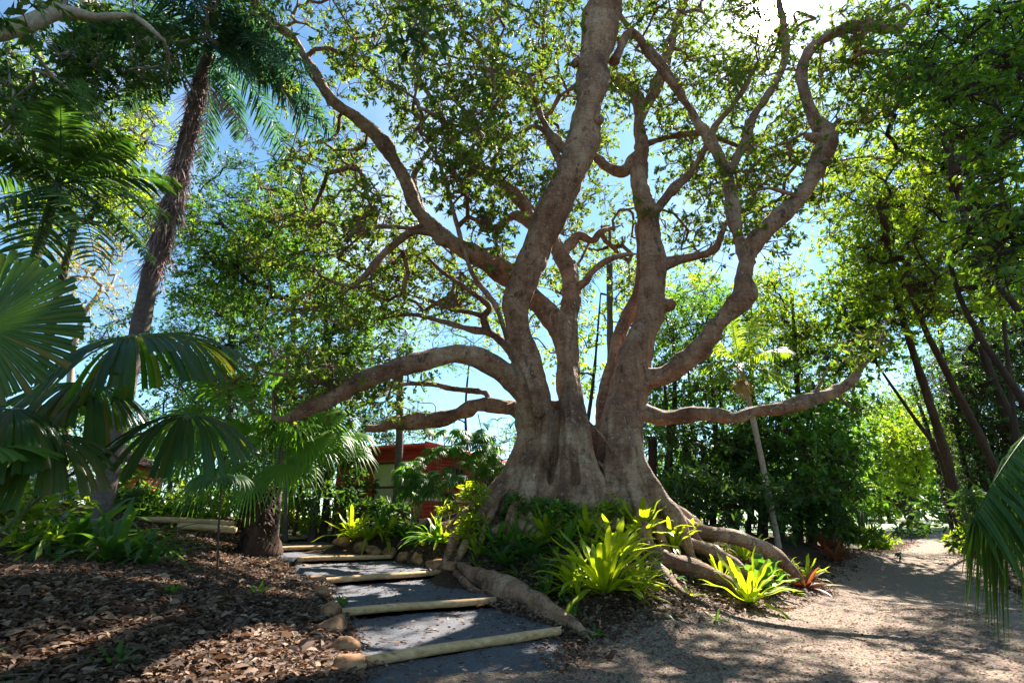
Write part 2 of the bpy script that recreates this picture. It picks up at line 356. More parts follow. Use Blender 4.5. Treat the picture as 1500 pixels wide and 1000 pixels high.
M['fruit'] = simple('palm_fruit', [(.55, .36, .14), (.7, .5, .22)], 8, .7, .3)
M['blue_flower'] = simple('blue_petal', [(.06, .08, .5), (.1, .1, .6)], 8, .5, .1)
M['stalk'] = simple('green_stalk', [(.06, .12, .03), (.10, .16, .04)], 4, .5, .1)
M['petiole'] = simple('dark_stalk', [(.04, .06, .025), (.08, .09, .035)], 4, .5, .1)

# ------------------------------------------------------------------ terrain
LOGS = [((540, 968), (815, 924), .10), ((505, 896), (722, 879), .27), ((470, 851), (645, 838), .44), ((438, 819), (572, 815), .61), ((396, 804), (514, 800), .78), ((394, 789), (456, 787), .95)]
ctrl = []
for (px, py, z) in [(850, 930, 0), (1000, 1000, 0), (1200, 1000, 0), (1100, 905, 0), (1250, 840, 0), (1400, 900, 0), (1330, 805, .05), (1420, 812, .05), (600, 1000, .0), (800, 1000, 0),
                    (150, 1000, .25), (0, 1000, .3), (300, 900, .45), (440, 985, .15), (0, 900, .65), (150, 850, .8), (0, 800, 1.1), (250, 790, .95), (400, 900, .33), (430, 850, .5),
                    (770, 830, .7), (880, 880, .35), (930, 930, .02), (610, 810, .72), (660, 820, .6), (690, 850, .45), (780, 890, .25), (1000, 800, 1.0), (1100, 842, .3), (1150, 866, .03), (1180, 842, .12),
                    (860, 800, 1.1), (1050, 820, .65), (960, 860, .45), (1040, 880, .12), (1210, 825, .2)]:
    ctrl.append(at_z(px, py, z))
for a, b, z in LOGS: ctrl.append(at_z(*a, z - .05)); ctrl.append(at_z(*b, z - .05))
for (px, py, Y) in [(150, 745, 15), (50, 752, 13), (250, 748, 19), (350, 760, 19), (0, 740, 18), (720, 752, 13.5), (850, 755, 14), (950, 757, 13.6), (560, 768, 17), (820, 755, 16), (640, 762, 15), (1000, 760, 18), (1150, 790, 22), (1060, 775, 20)]:
    ctrl.append(at(px, py, Y))
for p in [(0, 0, 0), (3, 3, 0), (-3, 1, .02), (25, 34, .1), (36, 45, .45), (40, 62, .9), (22, 60, .9), (12, 8, 0), (20, 18, .1), (8, 0, 0), (-3, 24, 1.7), (0, 30, 1.7), (10, 27, .7), (-15, 20, 1.9), (-25, 32, 1.9), (-12, 10, 1.4), (-12, 3, .6), (30, 28, .2), (-40, 10, 1.8), (-20, 60, 1.6), (0, 60, 1.4), (60, 40, .8), (40, 0, .2), (-30, -20, 1), (30, -20, .2), (0, -15, .1)]:
    ctrl.append(np.array(p, float))
ctrl = np.array(ctrl); cx = ctrl[:, :2]; cz = ctrl[:, 2]
def tps(r2): return np.where(r2 > 1e-9, r2 * np.log(np.maximum(r2, 1e-9)) * .5, 0)
n_ = len(cx); K = tps(((cx[:, None] - cx[None]) ** 2).sum(-1)) + np.eye(n_) * .25
A_ = np.zeros((n_ + 3, n_ + 3)); A_[:n_, :n_] = K; A_[:n_, n_] = 1; A_[:n_, n_ + 1:] = cx; A_[n_, :n_] = 1; A_[n_ + 1:, :n_] = cx.T
sol = np.linalg.solve(A_, np.concatenate([cz, np.zeros(3)]))
def H(x, y):
    x = np.atleast_1d(np.asarray(x, float)); y = np.atleast_1d(np.asarray(y, float)); sh = x.shape
    q = np.stack([x.ravel(), y.ravel()], 1); r_ = np.zeros(len(q))
    for i in range(0, len(q), 20000):
        c = q[i:i + 20000]; r_[i:i + 20000] = tps(((c[:, None] - cx[None]) ** 2).sum(-1)) @ sol[:n_] + sol[n_] + c @ sol[n_ + 1:]
    d = np.hypot(q[:, 0], q[:, 1] - 15); b = np.clip((d - 38) / 25, 0, 1); b = b * b * (3 - 2 * b)
    return (np.clip(r_, -.3, 2.6) * (1 - b) + .9 * b).reshape(sh)
def h1(x, y): return float(H(x, y)[0])
def gp(px, py, near=3.0, far=70.0):           # where the view ray through a pixel meets the ground
    d = ray(px, py); ts = np.linspace(near, far, 900); P = np.array([0, 0, CZ]) + ts[:, None] * d
    below = P[:, 2] < H(P[:, 0], P[:, 1])
    i = int(np.argmax(below)) if below.any() else len(ts) - 1
    p = P[i].copy(); p[2] = h1(p[0], p[1]); return p
def on(px, Y):                                # ground point below a pixel column at distance Y
    x = (px - 750) / F * Y / 1.05
    return np.array([x, Y, h1(x, Y)])

def axis(fine_lo, fine_hi, step, far):
    c = list(np.arange(fine_lo, fine_hi + 1e-6, step)); s = step; v = fine_hi
    while v < far: s *= 1.25; v += s; c.append(v)
    s = step; v = fine_lo
    while v > -far: s *= 1.25; v -= s; c.insert(0, v)
    return np.array(c)
gx = axis(-12, 16, .14, 600); gy = axis(2, 26, .14, 600)
GX, GY = np.meshgrid(gx, gy); GZ = H(GX, GY)
near = (np.hypot(GX, GY - 12) < 40)
GZ = GZ + near * (.018 * np.sin(GX * 2.3 + 1.2 * np.sin(GY * 1.7)) * np.sin(GY * 2.9 + GX) + R.normal(0, .008, GX.shape))
# sink the soil under the gravel and the step path
def seg_inside(poly, x, y):
    ins = np.zeros(x.shape, bool); j = len(poly) - 1
    for i in range(len(poly)):
        xi, yi = poly[i][:2]; xj, yj = poly[j][:2]
        ins ^= ((yi > y) != (yj > y)) & (x < (xj - xi) * (y - yi) / (yj - yi + 1e-12) + xi); j = i
    return ins
GL = [np.array(p) for p in [(-9, -6), (-3.4, 1.0), (-1.7, 4.6), (-1.1, 6.3), (.3, 7.0)]] + [at_z(a, b, 0)[:2] for a, b in [(850, 932), (960, 915), (1090, 893), (1165, 862), (1250, 826), (1318, 802)]] + [np.array((38, 49))]
GRt = [np.array(p) for p in [(6, -8), (7.0, 0), (8.6, 5.5), (10.3, 10), (13, 14.5), (16.5, 20), (22.8, 28.2), (29, 36), (41, 48)]]
def polyline(P, n):
    P = np.array(P); L = np.concatenate([[0], np.cumsum(np.linalg.norm(np.diff(P, axis=0), axis=1))]); s = np.linspace(0, L[-1], n)
    return np.stack([np.interp(s, L, P[:, i]) for i in range(P.shape[1])], 1)
gl = polyline(GL, 260); gr = polyline(GRt, 260)
gl = gl + np.stack([.10 * np.sin(np.arange(260) * .9) + R.normal(0, .05, 260), .08 * np.sin(np.arange(260) * 1.3)], 1)
sink = seg_inside(list(gl) + list(gr[::-1]), GX, GY)
SPL = [(at_z(*a, z), at_z(*b, z)) for a, b, z in LOGS]
# step path outline: left and right edges, extended below and above
SL = [np.array([-1.55, 5.2, 0.0])] + [p[0] for p in SPL]; SR = [np.array([.55, 6.5, 0.0])] + [p[1] for p in SPL]
SL[5] = SL[5] + np.array([-.4, 0, 0]); SL[6] = SL[6] + np.array([-.8, 0, 0])
SL.append(SL[-1] + np.array([-5.0, 1.6, .22])); SR.append(SR[-1] + np.array([-2.6, 4.6, .3]))
sink |= seg_inside([p for p in SL] + [p for p in SR[::-1]], GX, GY)
GZ = np.where(sink, GZ - .07, GZ)
g = Geo(); ny, nx = GX.shape; idx = np.arange(ny * nx).reshape(ny, nx)
g.add(np.stack([GX, GY, GZ], -1), np.stack([idx[:-1, :-1], idx[:-1, 1:], idx[1:, 1:], idx[1:, :-1]], -1).reshape(-1, 4))
struct('ground', g, M['ground'])

# gravel path sheet
def sheet(L, Rr, nu, zoff, lift=.0):
    U = np.linspace(0, 1, nu); X = L[:, None] * (1 - U[None, :, None]) + Rr[:, None] * U[None, :, None]
    Z = H(X[..., 0], X[..., 1]) + zoff + R.normal(0, .004, X.shape[:2]); Z[:, 0] -= .07; Z[:, -1] -= .07
    n, k = Z.shape; i = np.arange(n * k).reshape(n, k)
    return Geo().add(np.dstack([X, Z]), np.stack([i[:-1, :-1], i[:-1, 1:], i[1:, 1:], i[1:, :-1]], -1).reshape(-1, 4))
struct('gravel_path', sheet(gl, gr, 60, .02), M['gravel'])
# lawn far down the path
lx, ly = np.meshgrid(np.linspace(8, 90, 80), np.linspace(46, 110, 60))
i = np.arange(lx.size).reshape(lx.shape)
struct('lawn', Geo().add(np.dstack([lx, ly, H(lx, ly) + .06]), np.stack([i[:-1, :-1], i[:-1, 1:], i[1:, 1:], i[1:, :-1]], -1).reshape(-1, 4)), M['grass'])
# step path: sloping treads between the logs
g = Geo()
for k in range(len(SL) - 1):
    a0, b0, a1, b1 = SL[k].copy(), SR[k].copy(), SL[k + 1].copy(), SR[k + 1].copy()
    z0 = a0[2] + (.02 if k else .045); z1 = a1[2] - .11
    if k == 0: z0 = -.04; z1 = .035
    nu, nv = 24, 30; U, Vv = np.meshgrid(np.linspace(-.08, 1.08, nu), np.linspace(0, 1, nv))
    P = ((a0 * (1 - U[..., None]) + b0 * U[..., None]) * (1 - Vv[..., None]) + (a1 * (1 - U[..., None]) + b1 * U[..., None]) * Vv[..., None])
    P[..., 2] = z0 * (1 - Vv) + z1 * Vv + R.normal(0, .004, U.shape) + .012 * np.sin(P[..., 0] * 3) * np.sin(P[..., 1] * 2.2)
    P[:, 0, 2] -= .14; P[:, -1, 2] -= .14
    i = np.arange(nu * nv).reshape(nv, nu); g.add(P, np.stack([i[:-1, :-1], i[:-1, 1:], i[1:, 1:], i[1:, :-1]], -1).reshape(-1, 4))
struct('step_path', g, M['asphalt'])
lab = ['longest log edging the lowest step of the dark gravel path', 'log edging the second step up from the bottom of the path', 'log edging the third step up the gravel path',
       'log edging the fourth step up, left of the small edging stones', 'log edging the fifth step, just right of the shaggy fan palm', 'short farthest log step half hidden by the shaggy fan palm']
for (a, b), l in zip(SPL, lab):
    g = Geo(); d = nrm(b - a); r_ = .059
    tube(g, [a - d * .05, a * .7 + b * .3 + np.array([0, 0, .012]), a * .3 + b * .7, b + d * .05], [r_, r_ * 1.05, r_ * .98, r_ * .94], 14, .12, .022)
    c = (a + b) / 2; single('log_step', g, M['log'], c, l, 'log', 'logs edging the steps')
# two long logs on the upper bend, left of the shaggy palm
for (a, b, l) in [((205, 760, 15.2), (345, 767, 15.0), 'long pale log rail lying left of the shaggy fan palm'), ((262, 770, 14.0), (345, 776, 14.0), 'shorter weathered log lying below the long pale log at left')]:
    A, B = at(*a), at(*b); g = Geo(); tube(g, [A, (A + B) / 2 + np.array([0, 0, .02]), B], [.08, .085, .075], 12, .2, .05); single('garden_log', g, M['log'], (A + B) / 2, l, 'log')

# ------------------------------------------------------------------ stones beside the steps
def rock_geo(c, r, seed, flat=.75):
    rr = np.random.default_rng(seed); n, m_ = 14, 20; V = []
    ph = rr.uniform(0, 6.28, (6,)); rot = rr.uniform(0, 6.28); planes = nrm(rr.normal(size=(15, 3))); off = rr.uniform(.52, .8, 15)
    for i in range(n + 1):
        th = math.pi * i / n
        for j in range(m_):
            p = 2 * math.pi * j / m_; d = np.array([math.sin(th) * math.cos(p), math.sin(th) * math.sin(p), math.cos(th)])
            s = 1 + .08 * math.sin(3 * p + ph[0]) + .07 * math.sin(4 * th + ph[1]) + rr.normal(0, .015)
            for pl, o_ in zip(planes, off):
                q = d @ pl
                if q > 0: s = min(s, o_ / q)
            V.append(d * s)
    V = np.array(V); ca, sa = math.cos(rot), math.sin(rot); V = V @ np.array([[ca, sa, 0], [-sa, ca, 0], [0, 0, 1]]).T
    V = V * np.array(r) ; i = np.arange((n + 1) * m_).reshape(n + 1, m_); j = np.roll(i, -1, 1)
    g = Geo(); g.add(V + c, np.stack([i[:-1], i[1:], j[1:], j[:-1]], -1).reshape(-1, 4)); return g
rocks = [((512, 975), 62, 34, 'largest squared brown boulder at the foot of the log steps'), ((502, 948), 44, 24, 'flat brown stone just behind the largest boulder at the steps'),
         ((488, 918), 48, 26, 'orange brown block left of the second log step'), ((480, 895), 36, 28, 'tan upright stone left of the second log step end'),
         ((470, 868), 26, 18, 'dark brown stone left of the third log step'), ((464, 850), 24, 18, 'small stone beside the left end of the third log'),
         ((448, 836), 22, 16, 'small dark stone below the fourth log end'), ((436, 825), 20, 14, 'farthest small stone on the left edge of the steps'),
         ((468, 785), 22, 14, 'reddish rounded stone at the right end of the farthest log'), ((500, 793), 30, 16, 'low brown stone right of the sixth step'), ((528, 803), 24, 16, 'grey brown stone right of the fifth log'),
         ((548, 808), 26, 16, 'flat stone at the right end of the fourth step'), ((571, 810), 22, 20, 'pointed tan stone right of the fourth log'), ((590, 817), 24, 18, 'orange brown stone with a rounded top right of the fourth step'),
         ((612, 820), 20, 20, 'tall wedge stone between orange stone and dark stones by the steps'), ((637, 828), 34, 18, 'dark brown stone right of the third log step'), ((658, 830), 24, 16, 'small stone touching the top end of the thick root by the steps')]
for k, (p, wpx, hpx, l) in enumerate(rocks):
    c = gp(p[0], p[1] + hpx * .3); rw = pxr(c, wpx) * 1.2; rh = pxr(c, hpx) * 1.35
    g = rock_geo(c + np.array([0, 0, rh * .35]), (rw, rw * .8, rh), 100 + k); single('edging_stone', g, M['rock'], c, l, 'stone', 'stones edging the step path')
for k, (px, py, Y, wpx, hpx, l) in enumerate([(25, 748, 11.5, 60, 26, 'pale orange boulder at the left edge behind strap leaves'), (62, 748, 11.8, 34, 22, 'smaller pale boulder right of the orange one at the left edge'), (95, 770, 11, 42, 20, 'flat orange boulder under the strap leaved plants at left'), (62, 790, 9.8, 22, 12, 'small white stone on the shaded leaf litter at left')]):
    c = at(px, py, Y); c[2] = h1(c[0], c[1]) ; rw = pxr(c, wpx)
    single('boulder', rock_geo(c + np.array([0, 0, rw * .3]), (rw, rw * .7, pxr(c, hpx) * 1.2), 300 + k), M['pale_rock'], c, l, 'boulder')

# ------------------------------------------------------------------ branch growing and crowns
def grow(geo, skel, clusters, r_end=.012, sag=.06, sides=5, rmax=.12, limit=None):
    """thin branches from a skeleton of points to every cluster centre, each joined to its nearest neighbour already grown"""
    nodes = [np.asarray(p) for p in skel]; par = [-1] * len(nodes); n0 = len(nodes)
    N0 = np.array(nodes); order = np.argsort([np.min(np.linalg.norm(N0 - c, axis=1)) for c in clusters]); runs = []
    for ci in order:
        c = np.asarray(clusters[ci]); arr = np.array(nodes); d = np.linalg.norm(arr - c, axis=1); k = int(np.argmin(d + .35 * np.maximum(0, arr[:, 2] - c[2])))
        a = arr[k]; L = d[k]
        if L < .05: continue
        m_ = max(2, int(L / .35)); pts = [a]; j = R.normal(0, .10 * L, 3); j2 = R.normal(0, .05 * L, 3)
        for s in np.linspace(0, 1, m_ + 1)[1:]:
            pts.append(a * (1 - s) + c * s + j * math.sin(math.pi * s) + j2 * math.sin(2 * math.pi * s) + np.array([0, 0, sag * L * math.sin(math.pi * s)]))
        prev = k; ids = [k]
        for p in pts[1:]:
            nodes.append(p); par.append(prev); prev = len(nodes) - 1; ids.append(prev)
        runs.append(ids)
    cnt = np.zeros(len(nodes))
    for ids in runs: cnt[ids[-1]] += 1
    for i in range(len(nodes) - 1, n0 - 1, -1):
        if par[i] >= 0: cnt[par[i]] += cnt[i]
    for ids in runs:
        P = np.array([nodes[i] for i in ids]); rr = np.minimum(rmax, r_end * np.sqrt(np.maximum(1, cnt[ids[1]:ids[1] + 1][0] if False else np.array([max(1, cnt[i]) for i in ids[1:]]))))
        rr = np.concatenate([[rr[0] * 1.15], rr])
        tube(geo, P, rr, sides, raw=True)

def crown(geo, twig, C, Rc, nt_, lpt, L, W, tpl=LEAF2, up=.4, flat=.7, hang=0.0):
    """twig ends scattered through every cluster ball, each carrying a rosette of leaves"""
    C = np.asarray(C); nC = len(C); Rc = np.broadcast_to(np.asarray(Rc, float), (nC,))
    nt_ = np.broadcast_to(np.asarray(nt_), (nC,)); ci = np.repeat(np.arange(nC), nt_)
    d = nrm(R.normal(size=(len(ci), 3))); rr = R.uniform(.15, 1, len(ci)) ** .6
    off = d * (rr * Rc[ci])[:, None] * np.array([1, 1, flat]); E = C[ci] + off
    if twig is not None:
        sel = R.random(len(ci)) < .92; sticks(twig, C[ci][sel] + off[sel] * .05, E[sel], np.full(sel.sum(), .013), np.full(sel.sum(), .005))
    td = nrm(off + np.array([0, 0, .25]) + R.normal(0, .2, off.shape) * Rc[ci][:, None])
    m_ = len(E); li = np.repeat(np.arange(m_), lpt); n = len(li)
    a = R.uniform(0, 6.28, n); side = nrm(np.cross(td, np.array([.2, .3, .9]) + 0 * td)); s2 = np.cross(td, side)
    rad_dir = side[li] * np.cos(a)[:, None] + s2[li] * np.sin(a)[:, None]
    dirs = nrm(rad_dir + td[li] * R.uniform(.0, 1.0, n)[:, None] + np.array([0, 0, -hang])); pos = E[li] + R.normal(0, .25, (n, 3)) * L * .6
    nn = nrm(td[li] * .5 + np.array([0, 0, up]) + R.normal(0, .45, (n, 3)))
    sz = R.uniform(.7, 1.15, n); leaves(geo, pos, dirs, nn, L * sz, W * sz * R.uniform(.85, 1.15, n), tpl)

DEN = 2.0
def ell(cx_, cy_, rx, ry, n, Y0, Y1):       # n cluster centres inside an image ellipse at random distances
    out = []; n = int(n * DEN)
    while len(out) < n:
        a, b = R.uniform(-1, 1, 2)
        if a * a + b * b < 1: out.append(at(cx_ + a * rx, cy_ + b * ry, R.uniform(Y0, Y1)))
    return out

# ------------------------------------------------------------------ the giant fig
FB = np.array([1.6, 14.0, h1(1.6, 14)])
fig = thing('fig_tree', 'giant spreading fig tree with fluted buttress trunk in the middle of the garden', 'tree', FB)
def PX(lst):                                   # (px, py, width, Y) -> points, radii
    P = [at(a, b, y) for a, b, w_, y in lst]; return P, [pxr(p, w_[2]) * (.8 if w_[2] < 60 else .95) for p, w_ in zip(P, lst)]
stemA = [(762, 752, 108, 13.6), (777, 700, 78, 13.7), (788, 640, 60, 13.7), (782, 575, 58, 13.4), (764, 500, 44, 13.2), (757, 450, 46, 13.0), (768, 400, 52, 12.8), (792, 345, 56, 12.6), (818, 290, 58, 12.4), (845, 235, 54, 12.2), (860, 165, 53, 12.1), (872, 85, 54, 12.0), (887, -10, 56, 12.0), (900, -110, 48, 12.0), (905, -230, 40, 12.2), (890, -360, 28, 12.5)]
stemB = [(848, 768, 60, 13.0), (842, 690, 60, 13.1), (838, 610, 54, 13.5), (832, 540, 44, 14.0), (824, 490, 46, 14.1), (806, 462, 38, 14.2), (786, 440, 36, 14.3), (760, 415, 38, 14.3), (728, 392, 40, 14.2), (690, 370, 32, 14.0), (650, 348, 28, 13.8), (614, 312, 24, 13.6), (590, 256, 22, 13.4), (566, 216, 22, 13.2), (526, 174, 22, 13.0), (486, 146, 20, 12.8), (462, 110, 18, 12.6), (432, 60, 16, 12.4), (398, 34, 16, 12.2), (372, 0, 15, 12.0), (350, -50, 12, 12)]
stemB2 = [(826, 495, 44, 14.1), (836, 440, 36, 14.6), (834, 400, 34, 15.2), (820, 370, 30, 15.8), (796, 335, 26, 16.3), (770, 300, 22, 16.6), (746, 280, 20, 16.8), (702, 244, 17, 16.9), (670, 214, 14, 17), (640, 160, 10, 17), (600, 90, 8, 17)]
stemG = [(928, 760, 96, 13.5), (910, 690, 70, 13.6), (911, 625, 60, 13.8), (924, 555, 60, 14.1), (938, 505, 52, 14.2), (954, 458, 52, 14.3), (956, 410, 44, 14.4), (954, 355, 38, 14.5), (946, 310, 36, 14.6), (936, 262, 30, 14.8), (940, 216, 22, 15.0), (936, 176, 20, 15.2), (950, 150, 20, 15.4), (966, 120, 19, 15.6), (980, 70, 18, 15.8), (996, 20, 17, 16), (1010, -40, 14, 16), (1020, -120, 10, 16)]
stemG1 = [(888, 690, 40, 14.2), (882, 600, 24, 14.5), (896, 530, 22, 14.7), (912, 480, 22, 14.9), (934, 430, 22, 15.0), (940, 380, 20, 15.1), (936, 330, 16, 15.1)]
stemJ = [(908, 640, 46, 14.0), (920, 592, 44, 14.0), (942, 558, 42, 13.9), (980, 546, 36, 13.6), (1014, 523, 35, 13.3), (1044, 484, 34, 13.0), (1072, 454, 33, 12.7), (1088, 430, 32, 12.5), (1092, 395, 31, 12.4), (1104, 358, 31, 12.3), (1126, 334, 30, 12.2), (1160, 300, 30, 12.1), (1188, 262, 29, 12.0), (1206, 224, 28, 12.0), (1210, 200, 28, 12.0), (1192, 170, 22, 12.0), (1178, 138, 19, 12.0), (1175, 104, 18, 12), (1184, 76, 18, 12), (1208, 56, 17, 12), (1244, 40, 17, 12), (1280, 40, 16, 12), (1314, 40, 15, 12), (1334, 20, 13, 12), (1365, 2, 12, 12), (1400, -60, 9, 12)]
stemE = [(792, 650, 44, 13.5), (776, 590, 42, 13.4), (750, 556, 40, 13.2), (712, 530, 38, 12.9), (670, 518, 36, 12.6), (630, 526, 33, 12.4), (575, 540, 30, 12.2), (530, 558, 29, 12.1), (484, 584, 26, 12.0), (452, 598, 22, 12.0), (425, 612, 15, 12.0), (400, 612, 8, 12.0)]
stemF = [(795, 640, 44, 14.2), (765, 606, 30, 14.6), (748, 598, 27, 15.0), (710, 592, 24, 15.5), (678, 602, 25, 16), (646, 613, 27, 16.3), (610, 617, 26, 16.5), (574, 620, 22, 16.6), (556, 628, 15, 16.6), (536, 627, 13, 16.6)]
stemL = [(905, 640, 40, 14.0), (926, 596, 32, 14.0), (948, 605, 28, 13.8), (972, 612, 27, 13.6), (1004, 607, 26, 13.4), (1040, 606, 25, 13.1), (1078, 611, 26, 12.9), (1100, 604, 24, 12.8), (1150, 597, 24, 12.6), (1188, 586, 23, 12.5), (1222, 574, 20, 12.4), (1250, 556, 16, 12.3), (1260, 534, 11, 12.3)]
limbs = {'K': [(1096, 385, 26, 12.4), (1084, 355, 24, 12.8), (1073, 312, 24, 13.1), (1064, 254, 22, 13.4), (1044, 212, 17, 13.6), (1020, 176, 16, 13.8), (996, 136, 15, 14), (972, 96, 13, 14.2), (940, 60, 11, 14.4), (912, 28, 10, 14.5), (880, -20, 7, 14.6)],
         'K2': [(1064, 262, 18, 13.4), (1076, 240, 16, 13.5), (1094, 200, 14, 13.7), (1102, 172, 14, 13.8), (1124, 140, 14, 13.9), (1144, 104, 13, 14), (1151, 72, 13, 14), (1146, 32, 12, 14), (1138, -20, 10, 14), (1130, -90, 7, 14)],
         'I': [(960, 392, 24, 14.5), (978, 386, 18, 14.4), (1012, 376, 15, 14.2), (1046, 366, 14, 13.8), (1056, 345, 12, 13.4), (1066, 320, 12, 13.2)],
         'Hh': [(950, 330, 22, 14.6), (964, 305, 16, 14.5), (988, 276, 14, 14.4), (1012, 252, 13, 14.3), (1032, 220, 12, 14.2), (1048, 184, 12, 14.1), (1072, 156, 10, 14), (1092, 126, 9, 14), (1110, 90, 7, 14)],
         'P': [(940, 222, 22, 15), (916, 250, 20, 15.1), (892, 246, 17, 15.2), (868, 228, 15, 15.4), (840, 215, 11, 15.7), (800, 200, 9, 16)],
         'Q': [(938, 170, 20, 15.2), (932, 142, 20, 15.3), (914, 122, 20, 15.3), (894, 114, 18, 15.3), (860, 118, 14, 15.6), (820, 140, 11, 16)],
         'Br': [(836, 425, 22, 14.6), (858, 412, 14, 14.5), (866, 400, 12, 14.4), (888, 382, 11, 14.3), (910, 374, 9, 14.3), (934, 372, 8, 14.3)],
         'D': [(790, 350, 20, 14.6), (778, 318, 18, 14.5), (752, 282, 17, 14.3), (722, 258, 15, 14.1), (690, 236, 13, 14), (650, 215, 8, 13.8)],
         'C2': [(640, 340, 18, 13.8), (606, 340, 15, 13.7), (580, 356, 15, 13.6), (558, 376, 14, 13.5), (542, 396, 12, 13.5), (520, 420, 9, 13.5)],
         'C3': [(620, 330, 12, 13.7), (600, 334, 9, 13.6), (560, 332, 8, 13.5), (526, 338, 7, 13.5), (490, 330, 5, 13.4)],
         'C4': [(622, 322, 14, 13.6), (612, 290, 13, 13.9), (606, 260, 11, 14.1), (618, 238, 10, 14.3), (640, 200, 8, 14.5)],
         'Vine': [(792, 610, 22, 12.9), (776, 560, 13, 12.8), (762, 528, 11, 12.7), (744, 500, 10, 12.7), (728, 452, 9, 12.6), (704, 418, 9, 12.6), (688, 392, 8, 12.5), (670, 332, 8, 12.5), (654, 272, 7, 12.4), (638, 228, 6, 12.3), (610, 190, 4, 12.2)],
         'M1': [(768, 545, 26, 14.2), (752, 522, 16, 14.4), (736, 502, 14, 14.5), (714, 486, 13, 14.6), (686, 482, 11, 14.7), (646, 470, 9, 14.8), (606, 461, 7, 14.9), (560, 466, 5, 15)],
         'M2': [(716, 486, 13, 14.6), (708, 466, 12, 14.5), (718, 452, 12, 14.4), (712, 444, 11, 14.4), (686, 424, 9, 14.4), (648, 398, 8, 14.5), (620, 370, 5, 14.5)],
         'M3': [(712, 464, 10, 14.6), (690, 458, 9, 14.7), (660, 452, 8, 14.8), (630, 440, 6, 14.9), (590, 430, 4, 15)],
         'F2': [(716, 590, 12, 15.4), (712, 576, 11, 15.5), (690, 572, 10, 15.7), (668, 570, 10, 15.9), (622, 562, 9, 16.1), (574, 566, 8, 16.3), (545, 586, 7, 16.4), (520, 600, 4, 16.4)],
         'S1': [(846, 240, 22, 13), (800, 185, 12, 13.6), (782, 140, 11, 13.9), (772, 112, 11, 14.1), (740, 106, 9, 14.3), (700, 100, 7, 14.5), (660, 92, 5, 14.6)],
         'S2': [(830, 262, 18, 13), (800, 196, 9, 13.8), (780, 186, 8, 14.2), (760, 196, 7, 14.6), (730, 210, 5, 15)],
         'S3': [(900, 90, 18, 12.4), (924, 46, 10, 12.8), (950, 80, 12, 13.0), (990, 130, 12, 13.2), (1020, 172, 10, 13.4)],
         'S4': [(1208, 205, 20, 12), (1188, 200, 14, 12), (1176, 196, 9, 12)],
         'S5': [(1180, 290, 10, 12.0), (1150, 282, 8, 11.8), (1120, 276, 6, 11.6), (1090, 290, 4, 11.4)],
         'S6': [(950, 210, 10, 15), (985, 200, 10, 15.2), (1030, 196, 9, 15.4), (1080, 214, 7, 15.6), (1120, 230, 4, 15.8)],
         'S7': [(790, 340, 24, 15.6), (756, 316, 20, 15.9), (734, 330, 16, 16.1), (728, 346, 12, 16.2)],
         'S8': [(822, 372, 20, 15.8), (846, 346, 15, 16.0), (868, 352, 12, 16.1), (880, 340, 10, 16.2), (910, 330, 6, 16.5)]}
stems = {'A': stemA, 'B': stemB, 'B2': stemB2, 'G': stemG, 'G1': stemG1, 'J': stemJ, 'E': stemE, 'F': stemF, 'L': stemL}
split = {'A': 9, 'B': 9, 'B2': 5, 'G': 10, 'G1': 7, 'J': 5, 'E': 5, 'F': 3, 'L': 4}
core = Geo(); skel = []
for k, lst in stems.items():
    P, r_ = PX(lst); s = split[k]
    tube(core, P[:s + 1], r_[:s + 1], 28, .12, .07, .03)
# buttresses and flutes: thick fins running from high on the trunk to the ground
def fin(top, bot, w0, w1, Y0, Y1, mid=None):
    A, B = at(*top, Y0), at(*bot, Y1); C_ = A * .45 + B * .55 + np.array([0, 0, -.25]) if mid is None else at(mid[0], mid[1], Y0 * .5 + Y1 * .5)
    tube(core, [A, (A + C_) / 2 + (0, 0, -.05), C_, B, B + nrm(B - C_) * .5 - np.array([0, 0, .12])], [pxr(A, w0), pxr(A, w0 * .95), pxr(C_, (w0 + w1) / 2), pxr(B, w1), pxr(B, w1 * .6)], 16, .12, .06)
for f in [((788, 630), (704, 752), 52, 34, 13.7, 13.5, (762, 706)), ((782, 655), (680, 757), 40, 24, 13.9, 13.9, (742, 724)), ((786, 650), (736, 760), 46, 40, 13.5, 13.0, (768, 712)), ((788, 680), (775, 765), 34, 30, 13.3, 12.7, (781, 725)),
          ((830, 655), (810, 762), 16, 16, 13.2, 12.5, (820, 706)), ((836, 665), (829, 764), 12, 12, 13.1, 12.5, (831, 706)), ((848, 640), (868, 764), 22, 26, 13.2, 12.2, (856, 706)), ((856, 640), (896, 768), 16, 20, 13.3, 12.4, (874, 700)),
          ((900, 670), (920, 762), 40, 44, 13.6, 13.0, (908, 712)), ((912, 660), (958, 758), 36, 32, 13.8, 13.3, (930, 712)), ((916, 650), (985, 762), 30, 24, 13.9, 13.5, (946, 718)), ((908, 650), (1015, 770), 24, 22, 14.0, 13.7, (954, 728)),
          ((811, 590), (815, 745), 40, 80, 14.5, 14.7, (812, 680)), ((869, 625), (872, 745), 30, 70, 14.5, 14.7, (869, 695)), ((790, 650), (715, 745), 40, 30, 14.6, 15.3, (756, 715)), ((908, 660), (975, 742), 30, 26, 14.6, 15.3, (938, 712))]:
    fin(*f)
for (px, py, wpx, Y) in [(980, 446, 22, 14.1), (1100, 434, 20, 12.4), (1012, 528, 16, 13.2), (844, 92, 14, 11.8), (876, 176, 18, 11.9), (862, 226, 18, 11.9), (704, 520, 12, 12.7)]:      # burls
    c = at(px, py, Y); tube(core, [c + (-.12, 0, -.1), c, c + (.12, 0, .1)], [pxr(c, wpx) * .7, pxr(c, wpx), pxr(c, wpx) * .7], 10, .06)
